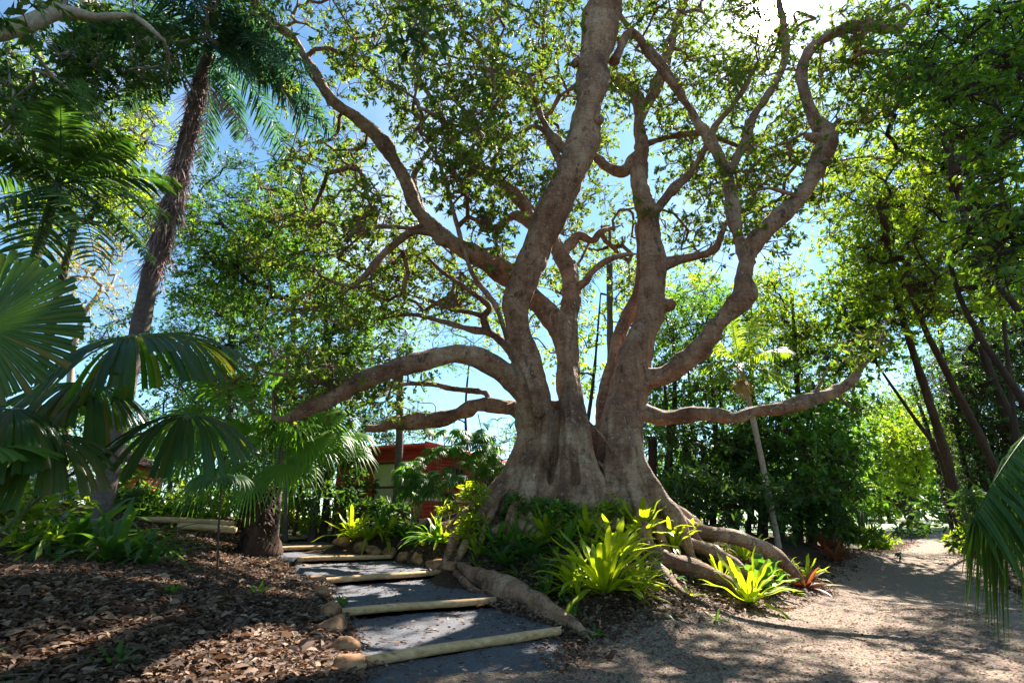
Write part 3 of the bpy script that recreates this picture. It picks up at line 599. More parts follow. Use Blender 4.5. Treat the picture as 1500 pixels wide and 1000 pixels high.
# sharp root flutes running down the front of every stem and out into the soil
for lst, angs in [(stemA, (-185, -160, -138, -118, -100, -82, -62, -40)), (stemB, (-150, -125, -104, -84, -62, -38)), (stemG, (-140, -118, -97, -76, -56, -34, -12, 10))]:
    Pa, Ra = PX(lst[:6]); Sa, Sr_ = spline(Pa, Ra, .15); o_ = np.argsort(Sa[:, 2]); Sa = Sa[o_]; Sr_ = Sr_[o_]
    for a_ in angs:
        a_ = rad(a_ + R.uniform(-6, 6)); dv = np.array([math.cos(a_), math.sin(a_), 0]); zt = R.uniform(3.3, 5.2); pts = []; rr_ = []
        wd = R.uniform(.10, .17); zb_ = None
        for q_ in np.linspace(0, 1, 8):
            z = zt + (1.45 - zt) * q_; c_ = np.array([np.interp(z, Sa[:, 2], Sa[:, k]) for k in range(2)] + [z]); r0_ = np.interp(z, Sa[:, 2], Sr_)
            pts.append(c_ + dv * (r0_ * (.95 + .17 * q_) + .42 * q_ ** 4) + np.array([.05 * math.sin(5 * q_ + a_ * 9), 0, 0])); rr_.append(wd * (.35 + .75 * q_))
        e_ = pts[-1] + dv * R.uniform(.3, .7); e_[2] = h1(e_[0], e_[1]) - .08; pts.append(e_); rr_.append(wd * .55)
        tube(core, pts, rr_, 12, .1, .05)
tmp = bpy.data.objects.new('tmp', core.mesh('tmp', None)); COL.objects.link(tmp)
md = tmp.modifiers.new('r', 'REMESH'); md.mode = 'VOXEL'; md.voxel_size = .036
ms = tmp.modifiers.new('s', 'SMOOTH'); ms.iterations = 2; ms.factor = .5
dg = bpy.context.evaluated_depsgraph_get(); me = bpy.data.meshes.new_from_object(tmp.evaluated_get(dg)); bpy.data.objects.remove(tmp)
co = np.zeros(len(me.vertices) * 3, np.float32); me.vertices.foreach_get('co', co); co = co.reshape(-1, 3)
nv_ = np.zeros(len(me.vertices) * 3, np.float32); me.vertices.foreach_get('normal', nv_); nv_ = nv_.reshape(-1, 3)
th = np.arctan2(co[:, 1] - 14, co[:, 0] - 1.6); zz = co[:, 2]
low = np.clip((4.6 - zz) / 2.2, 0, 1)
dsp = low * .10 * (.6 - np.abs(np.sin(th * 7 + .8 * np.sin(zz * .8)))) + .018 * np.sin(th * 21 + 1.5 * np.sin(zz * .9)) + .014 * np.sin(th * 37 + 2 * np.sin(zz * 1.3 + 1)) + .012 * np.sin(zz * 9 + 3 * np.sin(th * 3 + zz)) * np.sin(co[:, 0] * 3.1)
dsp *= np.clip((6.5 - zz) / 3, .25, 1)
co += nv_ * dsp[:, None]; co -= FB.astype(np.float32); me.vertices.foreach_set('co', co.ravel())
me.polygons.foreach_set('use_smooth', np.ones(len(me.polygons), bool)); me.materials.append(M['fig_bark']); me.update(); me.name = 'trunk'
tr = bpy.data.objects.new('trunk', me); COL.objects.link(tr); tr.parent = fig; PBASE[tr.name] = FB
for k, lst in stems.items():
    P, r_ = PX(lst); s = split[k]; SPp, _ = spline(P, r_, .5); skel += list(SPp[len(SPp) // 4:])
    if s < len(P) - 1:
        g = Geo(); tube(g, P[s - 1:], np.array(r_[s - 1:]) * np.concatenate([[.9, 1.0], np.ones(len(P) - s - 1)]), 28, .09, .10, .03); obj('limb', g, M['fig_bark'], fig)
limbs['L2'] = [(1252, 552, 9, 12.3), (1275, 522, 6, 12.2), (1292, 492, 4, 12.2), (1300, 460, 2, 12.2)]; limbs['L3'] = [(1222, 572, 8, 12.4), (1240, 592, 5, 12.3), (1262, 606, 3, 12.3), (1290, 604, 2, 12.2)]; limbs['L4'] = [(1190, 580, 8, 12.5), (1205, 556, 5, 12.4), (1215, 530, 3, 12.4)]; limbs['E2'] = [(500, 572, 12, 12.1), (470, 560, 8, 12), (430, 552, 6, 11.9), (390, 545, 4, 11.8), (350, 532, 2, 11.7)]
for k, lst in limbs.items():
    lst = [*lst[:-1], (*lst[-1][:2], lst[-1][2] * .35, lst[-1][3])]; P, r_ = PX(lst); SPp, _ = spline(P, r_, .5); skel += list(SPp[1:])
    g = Geo(); tube(g, P, r_, 16, .09, .10, .03); obj('limb', g, M['fig_bark'], fig)
# hanging aerial roots
for lst in [[(912, 600, 9, 13.7), (918, 640, 7, 13.6), (925, 680, 7, 13.5), (932, 710, 8, 13.4), (940, 745, 10, 13.2)], [(864, 660, 8, 13.3), (868, 690, 7, 13.1), (872, 720, 7, 13.0), (880, 750, 8, 12.8)], [(862, 618, 5, 13.4), (880, 636, 5, 13.2), (898, 662, 5, 13.1)],
            [(874, 676, 8, 13.2), (892, 690, 8, 13.1), (908, 702, 7, 13.0)], [(650, 630, 2, 16.3), (651, 660, 1.5, 16.3)], [(700, 606, 2, 15.7), (708, 640, 1.5, 15.8)], [(620, 628, 3, 16.4), (632, 645, 2, 16.4), (640, 640, 1.5, 16.4)]]:
    P, r_ = PX(lst); g = Geo(); tube(g, P, r_, 7, .1, .08); obj('aerial_root', g, M['fig_bark'], fig)
# surface roots running over the mound
def sroot(pts, ws, lift=.25):
    P = []; r_ = []
    for (px, py), w_ in zip(pts, ws):
        p = gp(px, py + w_ * .45); rr_ = pxr(p, w_); p[2] += rr_ * lift; P.append(p); r_.append(rr_)
    P[-1] = P[-1] - np.array([0, 0, r_[-1] * .8]); g = Geo(); tube(g, P, r_, 14, .1, .08); obj('surface_root', g, M['fig_bark'], fig)
def sroot3(lst):
    P, r_ = PX(lst); g = Geo(); tube(g, P, r_, 14, .1, .07); obj('surface_root', g, M['fig_bark'], fig)
sroot3([(940, 735, 40, 13.4), (985, 765, 28, 13.2), (1040, 780, 26, 13.2), (1090, 790, 26, 13.2), (1125, 808, 26, 13.2), (1155, 830, 22, 13.1), (1175, 850, 10, 13.0)])
sroot3([(960, 775, 30, 12.6), (1000, 792, 22, 12.5), (1040, 806, 22, 12.5), (1075, 826, 22, 12.5), (1095, 845, 12, 12.4)])
sroot3([(930, 800, 36, 11.8), (970, 818, 34, 11.6), (1010, 830, 34, 11.6), (1050, 845, 30, 11.6), (1085, 868, 22, 11.5), (1105, 885, 10, 11.4)])
sroot([(950, 818), (975, 838), (1000, 866), (1030, 884), (1055, 890)], [22, 18, 9, 7, 4])
sroot([(672, 826), (690, 836), (716, 846), (745, 858), (768, 868), (812, 893), (846, 920), (862, 936), (880, 948)], [10, 22, 30, 33, 34, 26, 15, 8, 3], .45)
sroot([(690, 846), (735, 875), (790, 900), (860, 925), (905, 938)], [8, 10, 9, 8, 4], .4)
sroot([(668, 838), (690, 860), (720, 876)], [10, 12, 6], .4)
sroot([(720, 778), (765, 768), (800, 778)], [22, 30, 20], .4)
# crown
clusters = []
for e in [(620, 110, 130, 110, 34, 10.5, 14), (680, 220, 90, 70, 20, 10.5, 13.5), (560, 250, 70, 60, 9, 11, 14), (640, 300, 90, 50, 10, 11, 14), (460, 60, 100, 80, 14, 10.5, 14), (480, 280, 90, 90, 16, 12, 17), (470, 400, 120, 90, 18, 13, 18), (600, 420, 90, 60, 13, 14.5, 19),
          (770, 70, 90, 80, 20, 11.5, 16), (770, 220, 80, 80, 16, 15, 20), (800, 400, 90, 60, 6, 17, 22), (890, 380, 70, 60, 10, 16.5, 22), (960, 70, 80, 90, 18, 12.5, 18), (1060, 60, 80, 80, 12, 12.5, 18), (1010, 190, 80, 80, 13, 14, 20), (1000, 320, 60, 60, 7, 15, 21),
          (1130, 120, 60, 110, 11, 12, 17), (1130, 250, 70, 60, 8, 11.5, 15), (1240, 100, 80, 90, 15, 11, 15), (1310, 60, 80, 70, 12, 11, 14), (1000, -150, 400, 140, 60, 11, 18), (600, -150, 300, 150, 40, 10.5, 17), (1130, 330, 40, 40, 2, 12, 14), (560, 570, 80, 50, 7, 12.5, 16.5), (1280, 500, 40, 40, 3, 12, 13), (420, 560, 100, 45, 9, 11.5, 13.5), (1040, 340, 50, 50, 3, 13.5, 18), (700, 460, 80, 40, 4, 14, 18),
          (850, 250, 60, 60, 12, 16, 21), (900, 270, 110, 110, 22, 17, 22), (1040, 260, 90, 120, 12, 17, 22), (660, 400, 90, 50, 12, 16, 20), (540, 330, 80, 60, 10, 15, 19), (1250, 180, 60, 80, 8, 12, 15), (1110, 210, 120, 150, 26, 15, 21), (1000, 190, 230, 190, 30, 14, 23), (640, 180, 260, 200, 18, 14, 22), (1150, -200, 350, 140, 26, 12, 18), (860, 60, 90, 90, 10, 14, 18), (700, -20, 250, 40, 16, 11, 17), (720, 340, 50, 50, 5, 12, 14)]:
    clusters += ell(*e[:4], int(e[4] * 1.65), *e[5:])
lit = np.array([(-3.3, 5.5, .4), (-2.7, 5.9, .4), (-2.2, 6.5, .3), (-3.0, 6.7, .4), (-.6, 8.2, .2), (-1.7, 11, .4), (-3.3, 14.6, 1.2), (-2.0, 14.6, 1.2), (1.5, 10.4, .8), (4.6, 11.8, .5)])     # gaps in the crown that let the sun reach the ground
Cc = np.array(clusters); keep = np.ones(len(Cc), bool)
for q_ in lit: v_ = Cc - q_; keep &= np.linalg.norm(v_ - np.outer(v_ @ SUN, SUN), axis=1) > 1.0
def proj(p): d = p - np.array([0, 0, CZ]); f_ = d[1] * CP + d[2] * SP; return 750 + F * d[0] / f_, 500 - F * (d[2] * CP - d[1] * SP) / f_
limbC, _ = spline(PX(stemB[9:])[0], PX(stemB[9:])[1], .3); lp = np.array([proj(p) for p in limbC])
for i_, p in enumerate(Cc):
    dd = np.hypot(*(lp - np.array(proj(p))).T); j_ = int(np.argmin(dd))
    if dd[j_] < 44 and p[1] < limbC[j_][1] + .6: keep[i_] = False
clusters = list(Cc[keep])
g = Geo(); tw = Geo(); grow(tw, skel, clusters, .014)
crown(g, tw, clusters, R.uniform(.55, 1.1, len(clusters)), R.integers(4, 10, len(clusters)), 10, .185, .075, LEAF4, hang=.15)
obj('branches', tw, M['fig_bark'], fig)
obj('crown', g, M['fig_leaf'], fig)

# ------------------------------------------------------------------ generic trees
def tree(name, label, cat, trunk, clusters, leafm, barkm, Rc=(.6, 1.2), nt_=12, lpt=6, L=.14, W=.06, group=None, extra=(), up=.4, hang=.1, tpl=LEAF2, r_end=.014, base=None, sides=10, rmax=.12):
    P, r_ = trunk; kv = R.uniform(.75, 1.4); L = L * kv; W = W * kv * R.uniform(.8, 1.2)
    b = np.array(P[0]) if base is None else base
    t = thing(name, label, cat, b, group)
    g = Geo(); Sk, _ = tube(g, P, r_, sides, .3, .06); sk = list(Sk[len(Sk) // 3:])
    for e in extra:
        S2, _ = tube(g, e[0], e[1], 8, .3, .06); sk += list(S2[len(S2) // 3:])
    if len(clusters):
        grow(g, sk, clusters, r_end, sides=5, rmax=rmax)
        c = Geo(); crown(c, g, clusters, R.uniform(Rc[0], Rc[1], len(clusters)), nt_, lpt, L, W, tpl, up, hang=hang)
        obj('trunk', g, barkm, t); obj('crown', c, leafm, t)
    else: obj('trunk', g, barkm, t)
    return t
def tpx(lst, ground=True):
    P, r_ = PX(lst)
    if ground:
        p = P[0].copy(); p[2] = h1(p[0], p[1]) - .1
        if P[0][2] - p[2] > .3: P = [p] + P; r_ = [r_[0] * 1.15] + r_
        else: P[0] = p
    return P, r_

# background wood, right of the fig
def W3(x, y, dz=0): return np.array([x, y, h1(x, y) + dz])
bgt = [
 # px base, Y, top py, clump ellipses, leaf kind, width px, label
 (1040, 24, 470, [(1030, 470, 70, 50, 12), (1010, 560, 60, 50, 8), (1060, 620, 70, 60, 10)], 'green_leaf', 10, 'slender tree behind the low right limb, left of the fruiting palm', 22, 27),
 (960, 27, 470, [(985, 480, 60, 70, 12), (960, 590, 50, 50, 8), (985, 680, 50, 60, 9)], 'green_leaf', 12, 'dark stemmed tree seen just right of the fig trunk', 25, 30),
 (1180, 26, 430, [(1160, 440, 80, 50, 16), (1140, 500, 60, 50, 10), (1200, 530, 70, 60, 13)], 'bright_leaf', 14, 'broad pale green tree above the tip of the low limb', 24, 29),
 (1140, 30, 420, [(1100, 440, 60, 40, 10), (1130, 520, 70, 60, 12), (1100, 600, 60, 60, 10)], 'green_leaf', 12, 'green tree directly behind the fruiting palm', 29, 33),
 (1205, 22, 560, [(1190, 620, 60, 60, 9), (1150, 680, 60, 60, 8), (1215, 700, 45, 50, 7), (1230, 640, 40, 40, 5)], 'green_leaf', 12, 'dark bushy tree below the broken end of the low limb', 20, 25),
 (1255, 30, 600, [(1235, 650, 40, 40, 8), (1225, 710, 45, 40, 8), (1220, 620, 50, 40, 7), (1280, 590, 40, 25, 5)], 'green_leaf', 10, 'tree with crooked dark branches left of the bright path opening', 28, 33),
 (1090, 23, 640, [(1080, 680, 60, 60, 9), (1120, 640, 50, 40, 6), (1040, 700, 60, 60, 7)], 'dark_leaf', 9, 'low dark tree behind the leaning fruiting palm trunk', 21, 26),
 (700, 34, 500, [(690, 480, 60, 40, 6), (640, 520, 50, 30, 4), (740, 640, 30, 30, 3), (600, 620, 40, 40, 5)], 'green_leaf', 6, 'airy tree seen under the low left limbs above the red roof', 32, 37),
 (835, 31, 430, [(880, 430, 70, 70, 10), (850, 520, 45, 60, 5), (985, 420, 60, 50, 8), (760, 470, 60, 60, 5)], 'bright_leaf', 8, 'pale green tree glowing between the fig stems', 29, 34),
 (990, 30, 620, [(990, 640, 50, 50, 10), (1010, 560, 50, 50, 8)], 'blue_leaf', 10, 'bluish green tree deep behind the fig on its right', 30, 34),
]
for (px, Y, top, ells, lm, wpx, label, Y0, Y1) in bgt:
    b = on(px, Y); tp = at(ells[0][0], top, (Y0 + Y1) / 2); m_ = (b + tp) / 2 + R.normal(0, .4, 3) * np.array([1, 1, 0]); rr_ = pxr(b, wpx)
    cl = []
    for (a, c_, rx, ry, n) in ells: cl += ell(a, c_, rx, ry, int(n * 1.35), Y0, Y1)
    tree('background_tree', label, 'tree', ([b - (0, 0, .1), m_, tp], [rr_, rr_ * .7, rr_ * .3]), cl, M[lm], M['dark_bark'], (1.0, 1.9), 12, 6, .24, .10, 'trees behind the fig')
# bright far trees beyond the end of the path
far = [(1340, 50, [(1300, 640, 40, 40, 12), (1340, 660, 45, 40, 14), (1375, 650, 35, 40, 10), (1320, 690, 50, 30, 10)], 'bright_leaf', 'leaning lone tree on the far lawn beside the path', True),
       (1300, 84, [(1290, 720, 40, 35, 14), (1310, 690, 40, 35, 10), (1275, 750, 35, 25, 10)], 'bright_leaf', 'yellow green tree far behind, left of the leaning lawn tree', False),
       (1385, 92, [(1385, 700, 35, 40, 12), (1390, 740, 30, 25, 8), (1350, 720, 35, 30, 10)], 'green_leaf', 'distant green tree at the far right end of the path', False),
       (1340, 100, [(1340, 620, 60, 50, 14), (1300, 600, 50, 30, 8), (1400, 640, 50, 60, 12)], 'bright_leaf', 'tallest distant tree closing the bright path opening', False),
       (420, 48, [(420, 690, 60, 40, 10), (370, 660, 60, 40, 9), (460, 640, 50, 50, 8)], 'green_leaf', 'distant tree filling the gap behind the slender palms at left', False),
       (250, 44, [(250, 680, 60, 40, 10), (200, 650, 50, 50, 8), (300, 640, 50, 50, 8)], 'green_leaf', 'distant tree between the tall palm and the shaggy fan palm', False),
       (60, 46, [(60, 670, 60, 50, 10), (0, 640, 60, 60, 9), (110, 640, 40, 50, 6)], 'green_leaf', 'distant tree behind the car at far left', False),
       (1000, 52, [(1000, 700, 60, 40, 10), (960, 720, 50, 40, 8), (1050, 730, 50, 30, 9)], 'green_leaf', 'distant tree closing the wood floor right of the fig', False),
       (1140, 56, [(1140, 710, 60, 40, 12), (1190, 740, 50, 30, 9)], 'green_leaf', 'distant tree behind the fruiting palm stem', False),
       (1240, 86, [(1240, 720, 50, 40, 12), (1200, 700, 50, 50, 12), (1230, 660, 50, 40, 10)], 'green_leaf', 'distant tree behind the dark bushes left of the lawn', False)]
for (px, Y, ells, lm, label, lean) in far:
    cl = []
    for (a, c_, rx, ry, n) in ells: cl += ell(a, c_, rx, ry, int(n * 1.5), Y - 4, Y + 6)
    if lean:
        P, r_ = tpx([(1356, 783, 20, Y), (1340, 765, 17, Y), (1325, 742, 15, Y), (1318, 720, 12, Y)]); ex = [PX([(1326, 745, 12, Y), (1305, 732, 8, Y), (1278, 718, 6, Y)]), PX([(1325, 744, 11, Y), (1330, 728, 10, Y), (1322, 700, 6, Y)]), PX([(1328, 748, 9, Y), (1338, 730, 8, Y), (1345, 705, 5, Y)])]
        tree('lawn_tree', label, 'tree', (P, r_), cl, M[lm], M['dark_bark'], (1.2, 2.2), 14, 6, .42, .22, 'distant trees past the path', ex)
    else:
        b = on(px, Y); tp = at(ells[0][0], ells[0][1], Y)
        tree('distant_tree', label, 'tree', ([b - (0, 0, .1), tp], [.3, .12]), cl, M[lm], M['dark_bark'], (1.8 * Y / 86, 3.4 * Y / 86), 15, 6, .6 * Y / 86, .3 * Y / 86, 'distant trees past the path')

# right hand wall of leaning trees
right = [
 ([(1424, 815, 24, 26), (1408, 755, 22, 25.5), (1390, 685, 20, 25), (1365, 600, 18, 24.3), (1345, 540, 16, 23.8), (1326, 478, 13, 23.2), (1300, 400, 10, 22)], [(1290, 360, 80, 80, 30), (1250, 300, 60, 70, 18), (1330, 430, 80, 50, 20)], 20, 24, 'bark', 'bright_leaf', 'pale brown leaning tree nearest the right edge of the path'),
 ([(1500, 775, 20, 21), (1465, 700, 18, 20.5), (1425, 618, 16, 20), (1392, 555, 15, 19.5), (1360, 492, 13, 19), (1330, 420, 10, 18.5)], [(1360, 350, 90, 90, 34), (1310, 250, 70, 70, 22), (1400, 430, 80, 40, 12)], 17, 21, 'bark', 'bright_leaf', 'leaning reddish brown tree just right of the pale path tree'),
 ([(1412, 808, 14, 27), (1392, 720, 14, 27), (1374, 660, 12, 26.5), (1345, 620, 8, 26), (1282, 530, 5, 25)], [(1290, 480, 60, 50, 14), (1260, 420, 50, 60, 14), (1240, 520, 40, 50, 8)], 24, 27, 'dark_bark', 'green_leaf', 'thin dark tree behind the pale leaning path tree'),
 ([(1545, 680, 18, 15), (1500, 590, 15, 14.8), (1440, 500, 13, 14.6), (1408, 440, 11, 14.4), (1390, 380, 9, 14.2)], [(1420, 270, 80, 90, 28), (1350, 180, 70, 80, 20), (1470, 400, 50, 60, 14)], 12.5, 15.5, 'dark_bark', 'bright_leaf', 'tall leaning tree at the right edge above the hanging frond'),
 ([(1560, 560, 20, 11), (1500, 465, 17, 10.8), (1450, 400, 15, 10.6), (1428, 365, 12, 10.5), (1400, 280, 10, 10.3)], [(1440, 150, 70, 90, 16), (1380, 90, 60, 70, 14), (1480, 60, 60, 60, 12)], 9.5, 12, 'dark_bark', 'green_leaf', 'dark trunk high on the right edge under the big leaves'),
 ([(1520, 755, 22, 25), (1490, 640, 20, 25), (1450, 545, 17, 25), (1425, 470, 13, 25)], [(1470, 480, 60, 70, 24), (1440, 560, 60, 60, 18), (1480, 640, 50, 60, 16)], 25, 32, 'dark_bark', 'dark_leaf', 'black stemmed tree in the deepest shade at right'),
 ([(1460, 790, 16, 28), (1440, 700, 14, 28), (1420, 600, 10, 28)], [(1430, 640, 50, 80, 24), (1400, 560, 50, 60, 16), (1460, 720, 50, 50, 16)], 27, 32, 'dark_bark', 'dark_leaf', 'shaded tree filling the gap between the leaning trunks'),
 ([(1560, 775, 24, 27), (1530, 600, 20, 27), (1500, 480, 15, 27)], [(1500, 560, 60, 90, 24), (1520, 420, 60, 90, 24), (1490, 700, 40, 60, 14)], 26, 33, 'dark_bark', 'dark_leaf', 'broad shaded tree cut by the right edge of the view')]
for lst, ells, Y0, Y1, bm, lm, label in right:
    cl = []
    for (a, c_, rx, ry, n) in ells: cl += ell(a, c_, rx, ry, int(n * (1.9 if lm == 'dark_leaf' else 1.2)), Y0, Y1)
    k = (Y0 + Y1) / 40
    lst = [(a, c_, w_ * .8, y_) for a, c_, w_, y_ in lst]
    tree('leaning_tree', label, 'tree', tpx(lst), cl, M[lm], M[bm], (.75 * k + .3, 1.4 * k + .4), 11, 7, .20, .085, 'leaning trees along the right of the path', r_end=.016)
for (p0, p1, p2, Y, lab_) in [((1440, 800), (1400, 620), (1375, 480), 29, 'slim dark stem between the two pale leaning trunks'), ((1478, 800), (1440, 640), (1410, 520), 27, 'slim dark stem right of the reddish leaning trunk'), ((1495, 800), (1470, 640), (1450, 480), 30, 'thin black stem deep behind the hanging frond'), ((1460, 795), (1425, 660), (1395, 560), 33, 'thin far stem glimpsed between the leaning trunks'), ((1510, 790), (1480, 560), (1465, 420), 23, 'dark straight stem near the right edge above the frond'), ((1400, 798), (1365, 650), (1335, 560), 31, 'thin dark stem just left of the pale leaning trunk')]:
    P, r_ = tpx([(*p0, 9, Y), (*p1, 8, Y), (*p2, 5, Y)]); tree('slim_tree', lab_, 'tree', (P, r_), ell(p2[0], p2[1], 40, 40, 5, Y - 1.5, Y + 1.5), M['green_leaf'], M['dark_bark'], (.8, 1.3), 9, 6, .2, .085, 'slim stems in the right wood', sides=7)
# near tree on the right whose big leaves fill the top right corner
cl = [np.array([R.uniform(1, 13), R.uniform(-8, 4.0), R.uniform(7.2, 11)]) for _ in range(110)] + ell(1460, 200, 60, 110, 13, 5.6, 7.5) + ell(1465, 360, 60, 60, 7, 5.6, 7) + ell(1530, 250, 60, 200, 14, 5.2, 7) + ell(1400, 60, 60, 60, 9, 6.5, 8) + ell(1500, 60, 70, 70, 14, 5.6, 7.5)  # first clusters hang unseen above and behind the camera, added to cut sky light
P, r_ = [np.array([8.2, 5.2, h1(8.2, 5.2) - .1]), np.array([7.9, 5.6, 2.5]), at(1580, 300, 6.3), at(1530, 120, 6.6), at(1480, -60, 6.9)], [.2, .15, .09, .06, .03]
tree('broadleaf_tree', 'near broad leaved tree overhanging the top right corner', 'tree', (P, r_), cl, M['near_leaf'], M['dark_bark'], (.3, .55), 8, 6, .17, .07, None, [([at(1560, 230, 6.4), at(1480, 180, 6.2), at(1430, 110, 6.4)], [.03, .022, .012]), ([at(1570, 330, 6.2), at(1500, 360, 6.2), at(1420, 390, 6.3)], [.03, .035, .015]), ([np.array([8.1, 5.3, 2.2]), np.array([8.6, 2.5, 5.5]), np.array([7.5, -1, 8.2]), np.array([4.5, -3.5, 9])], [.15, .12, .1, .05])], hang=.5, tpl=LEAF8, r_end=.008, rmax=.028)  # last extra limb is out of view, put in to carry the sky-blocking clusters

# left side trees
lt = [
 ([(478, 735, 12, 20), (482, 600, 11, 20), (480, 500, 10, 20), (470, 420, 8, 20), (455, 330, 6, 20)], [(340, 340, 70, 60, 16), (430, 330, 80, 70, 22), (400, 430, 90, 60, 22), (500, 470, 60, 60, 14), (310, 420, 60, 50, 12), (470, 540, 60, 40, 14), (540, 480, 60, 60, 12), (440, 620, 60, 40, 10)], 18, 22, 'green_leaf', 'leafy tree behind the low left limb of the fig', 'dark_bark', .2),
 ([(330, 730, 14, 24), (340, 500, 12, 24), (345, 350, 8, 24)], [(330, 470, 60, 60, 14), (270, 520, 50, 60, 10), (390, 520, 60, 50, 12), (300, 300, 60, 50, 8), (360, 600, 60, 40, 12), (430, 660, 80, 40, 16), (250, 620, 60, 60, 10), (390, 260, 70, 60, 9), (250, 330, 50, 60, 7), (180, 520, 50, 80, 8), (520, 640, 50, 50, 12)], 22, 27, 'blue_leaf', 'bluish tree between the tall shaggy palm and the fig limb', 'dark_bark', .2),
 ([(30, 730, 18, 17), (70, 500, 15, 17), (110, 330, 10, 17)], [(110, 240, 80, 70, 20), (40, 150, 70, 60, 16), (170, 180, 60, 60, 14), (190, 310, 50, 40, 8), (60, 320, 70, 40, 8)], 15, 20, 'bright_leaf', 'bright leafy tree behind the feather palm at upper left', 'bark', .18),
 ([(90, 735, 14, 26), (110, 500, 10, 26), (150, 420, 6, 26)], [(130, 380, 60, 30, 9), (150, 440, 50, 50, 9), (90, 400, 50, 40, 7), (170, 350, 40, 30, 5)], 25, 28, 'yellow_leaf', 'thin tree with yellow foliage behind the fan leaf at left', 'pale_bark', .14)]
for lst, ells, Y0, Y1, lm, label, bm, L in lt:
    cl = []
    for (a, c_, rx, ry, n) in ells: cl += ell(a, c_, rx, ry, int(n * 1.6), Y0, Y1)
    yel = lm == 'yellow_leaf'
    tree('garden_tree', label, 'tree', tpx(lst), cl, M[lm], M[bm], (.6, 1.0) if yel else (.9, 1.7), 6 if yel else 11, 6, L, L * .42, 'trees behind the palms on the left', tpl=LEAF4)
# tree outside the left edge whose pale limb reaches over the top left corner
cl = [np.array([R.uniform(-14, 0), R.uniform(-8, 5.5), R.uniform(7.2, 11)]) for _ in range(190)] + [np.array([R.uniform(-16, -10.5), R.uniform(0, 8), R.uniform(3.5, 9)]) for _ in range(50)] + ell(70, 110, 90, 60, 16, 9.5, 12) + ell(170, 90, 80, 60, 12, 10, 13) + ell(330, 20, 90, 50, 7, 9.5, 12) + ell(180, 30, 90, 40, 8, 10, 12.5) + ell(250, -90, 220, 60, 26, 8.5, 12) + ell(40, 190, 60, 60, 8, 10, 12) + ell(-160, 100, 90, 150, 14, 8, 11)  # leading clusters are out of view overhead, added to darken the left side
P = [np.array([-15.5, 7.0, h1(-15.5, 7.0) - .1]), np.array([-15.2, 7.2, 4.0]), np.array([-14.8, 7.6, 8.0]), np.array([-14.2, 7.6, 12])]; r_ = [.42, .34, .26, .16]
ex = [PX([(-330, 200, 40, 7.6), (-140, 80, 34, 8), (0, 47, 30, 8.2), (40, 36, 25, 8.3), (88, 16, 24, 8.5), (140, 26, 14, 8.7), (196, 24, 11, 9), (240, 60, 6, 9.2)]), PX([(70, 22, 20, 8.4), (90, 0, 18, 8.5), (100, -60, 14, 8.6)])]
tree('canopy_tree', 'pale limbed tree reaching over the top left corner', 'tree', (P, r_), cl, M['dark_leaf'], M['pale_bark'], (.5, .9), 13, 7, .19, .085, None, ex + [([np.array([-14.6, 7.5, 9]), np.array([-11, 3, 9.8]), np.array([-7, -1, 9.6]), np.array([-3, -3, 9.4])], [.2, .16, .12, .06])], tpl=LEAF4, rmax=.035)  # final limb is unseen, added to hold the overhead shading clusters

# ------------------------------------------------------------------ palms
def frond(base, d0, L, nl=46, ll=.5, lw=.035, droop=.55, ldroop=.35, v=.25, plum=0.0, stalk=.14, r0=.022):
    """feather frond: arched midrib with leaflets on both sides"""
    g = Geo(); d0 = nrm(np.asarray(d0, float)); s = np.linspace(0, 1, 14); P = base + np.outer(s * L, d0); P[:, 2] -= droop * L * s ** 2
    tube(g, P, r0 * (1 - .85 * s), 5, raw=True)
    T = nrm(np.gradient(P, axis=0)); side = nrm(np.cross(d0, UP) + 1e-3)
    st = np.linspace(stalk, .99, nl); A = []; D = []; LL = []; SD = []
    for sg in (-1, 1):
        q = st + R.uniform(-.004, .004, nl); p = np.stack([np.interp(q, s, P[:, i]) for i in range(3)], 1); t = nrm(np.stack([np.interp(q, s, T[:, i]) for i in range(3)], 1))
        nn = np.cross(np.broadcast_to(side, t.shape), t); nn = nn * np.sign(nn[:, 2:3] + 1e-6)
        tilt = v + R.normal(0, .12 + plum, nl)
        d = side * sg * np.cos(tilt)[:, None] + nn * np.sin(tilt)[:, None] + t * R.uniform(.45, .75, nl)[:, None]
        A.append(p); D.append(d); LL.append(ll * np.sin(np.pi * np.clip(.12 + .86 * (q - stalk) / (1 - stalk), 0, 1)) ** .6 * R.uniform(.9, 1.08, nl)); SD.append(t)
    A = np.concatenate(A); D = np.concatenate(D); LL = np.concatenate(LL); SD = np.concatenate(SD)
    blades(g, A, D, LL, lw, ldroop, 4, np.array([.5, 1, .8, .05]), .15, side=SD)
    return g
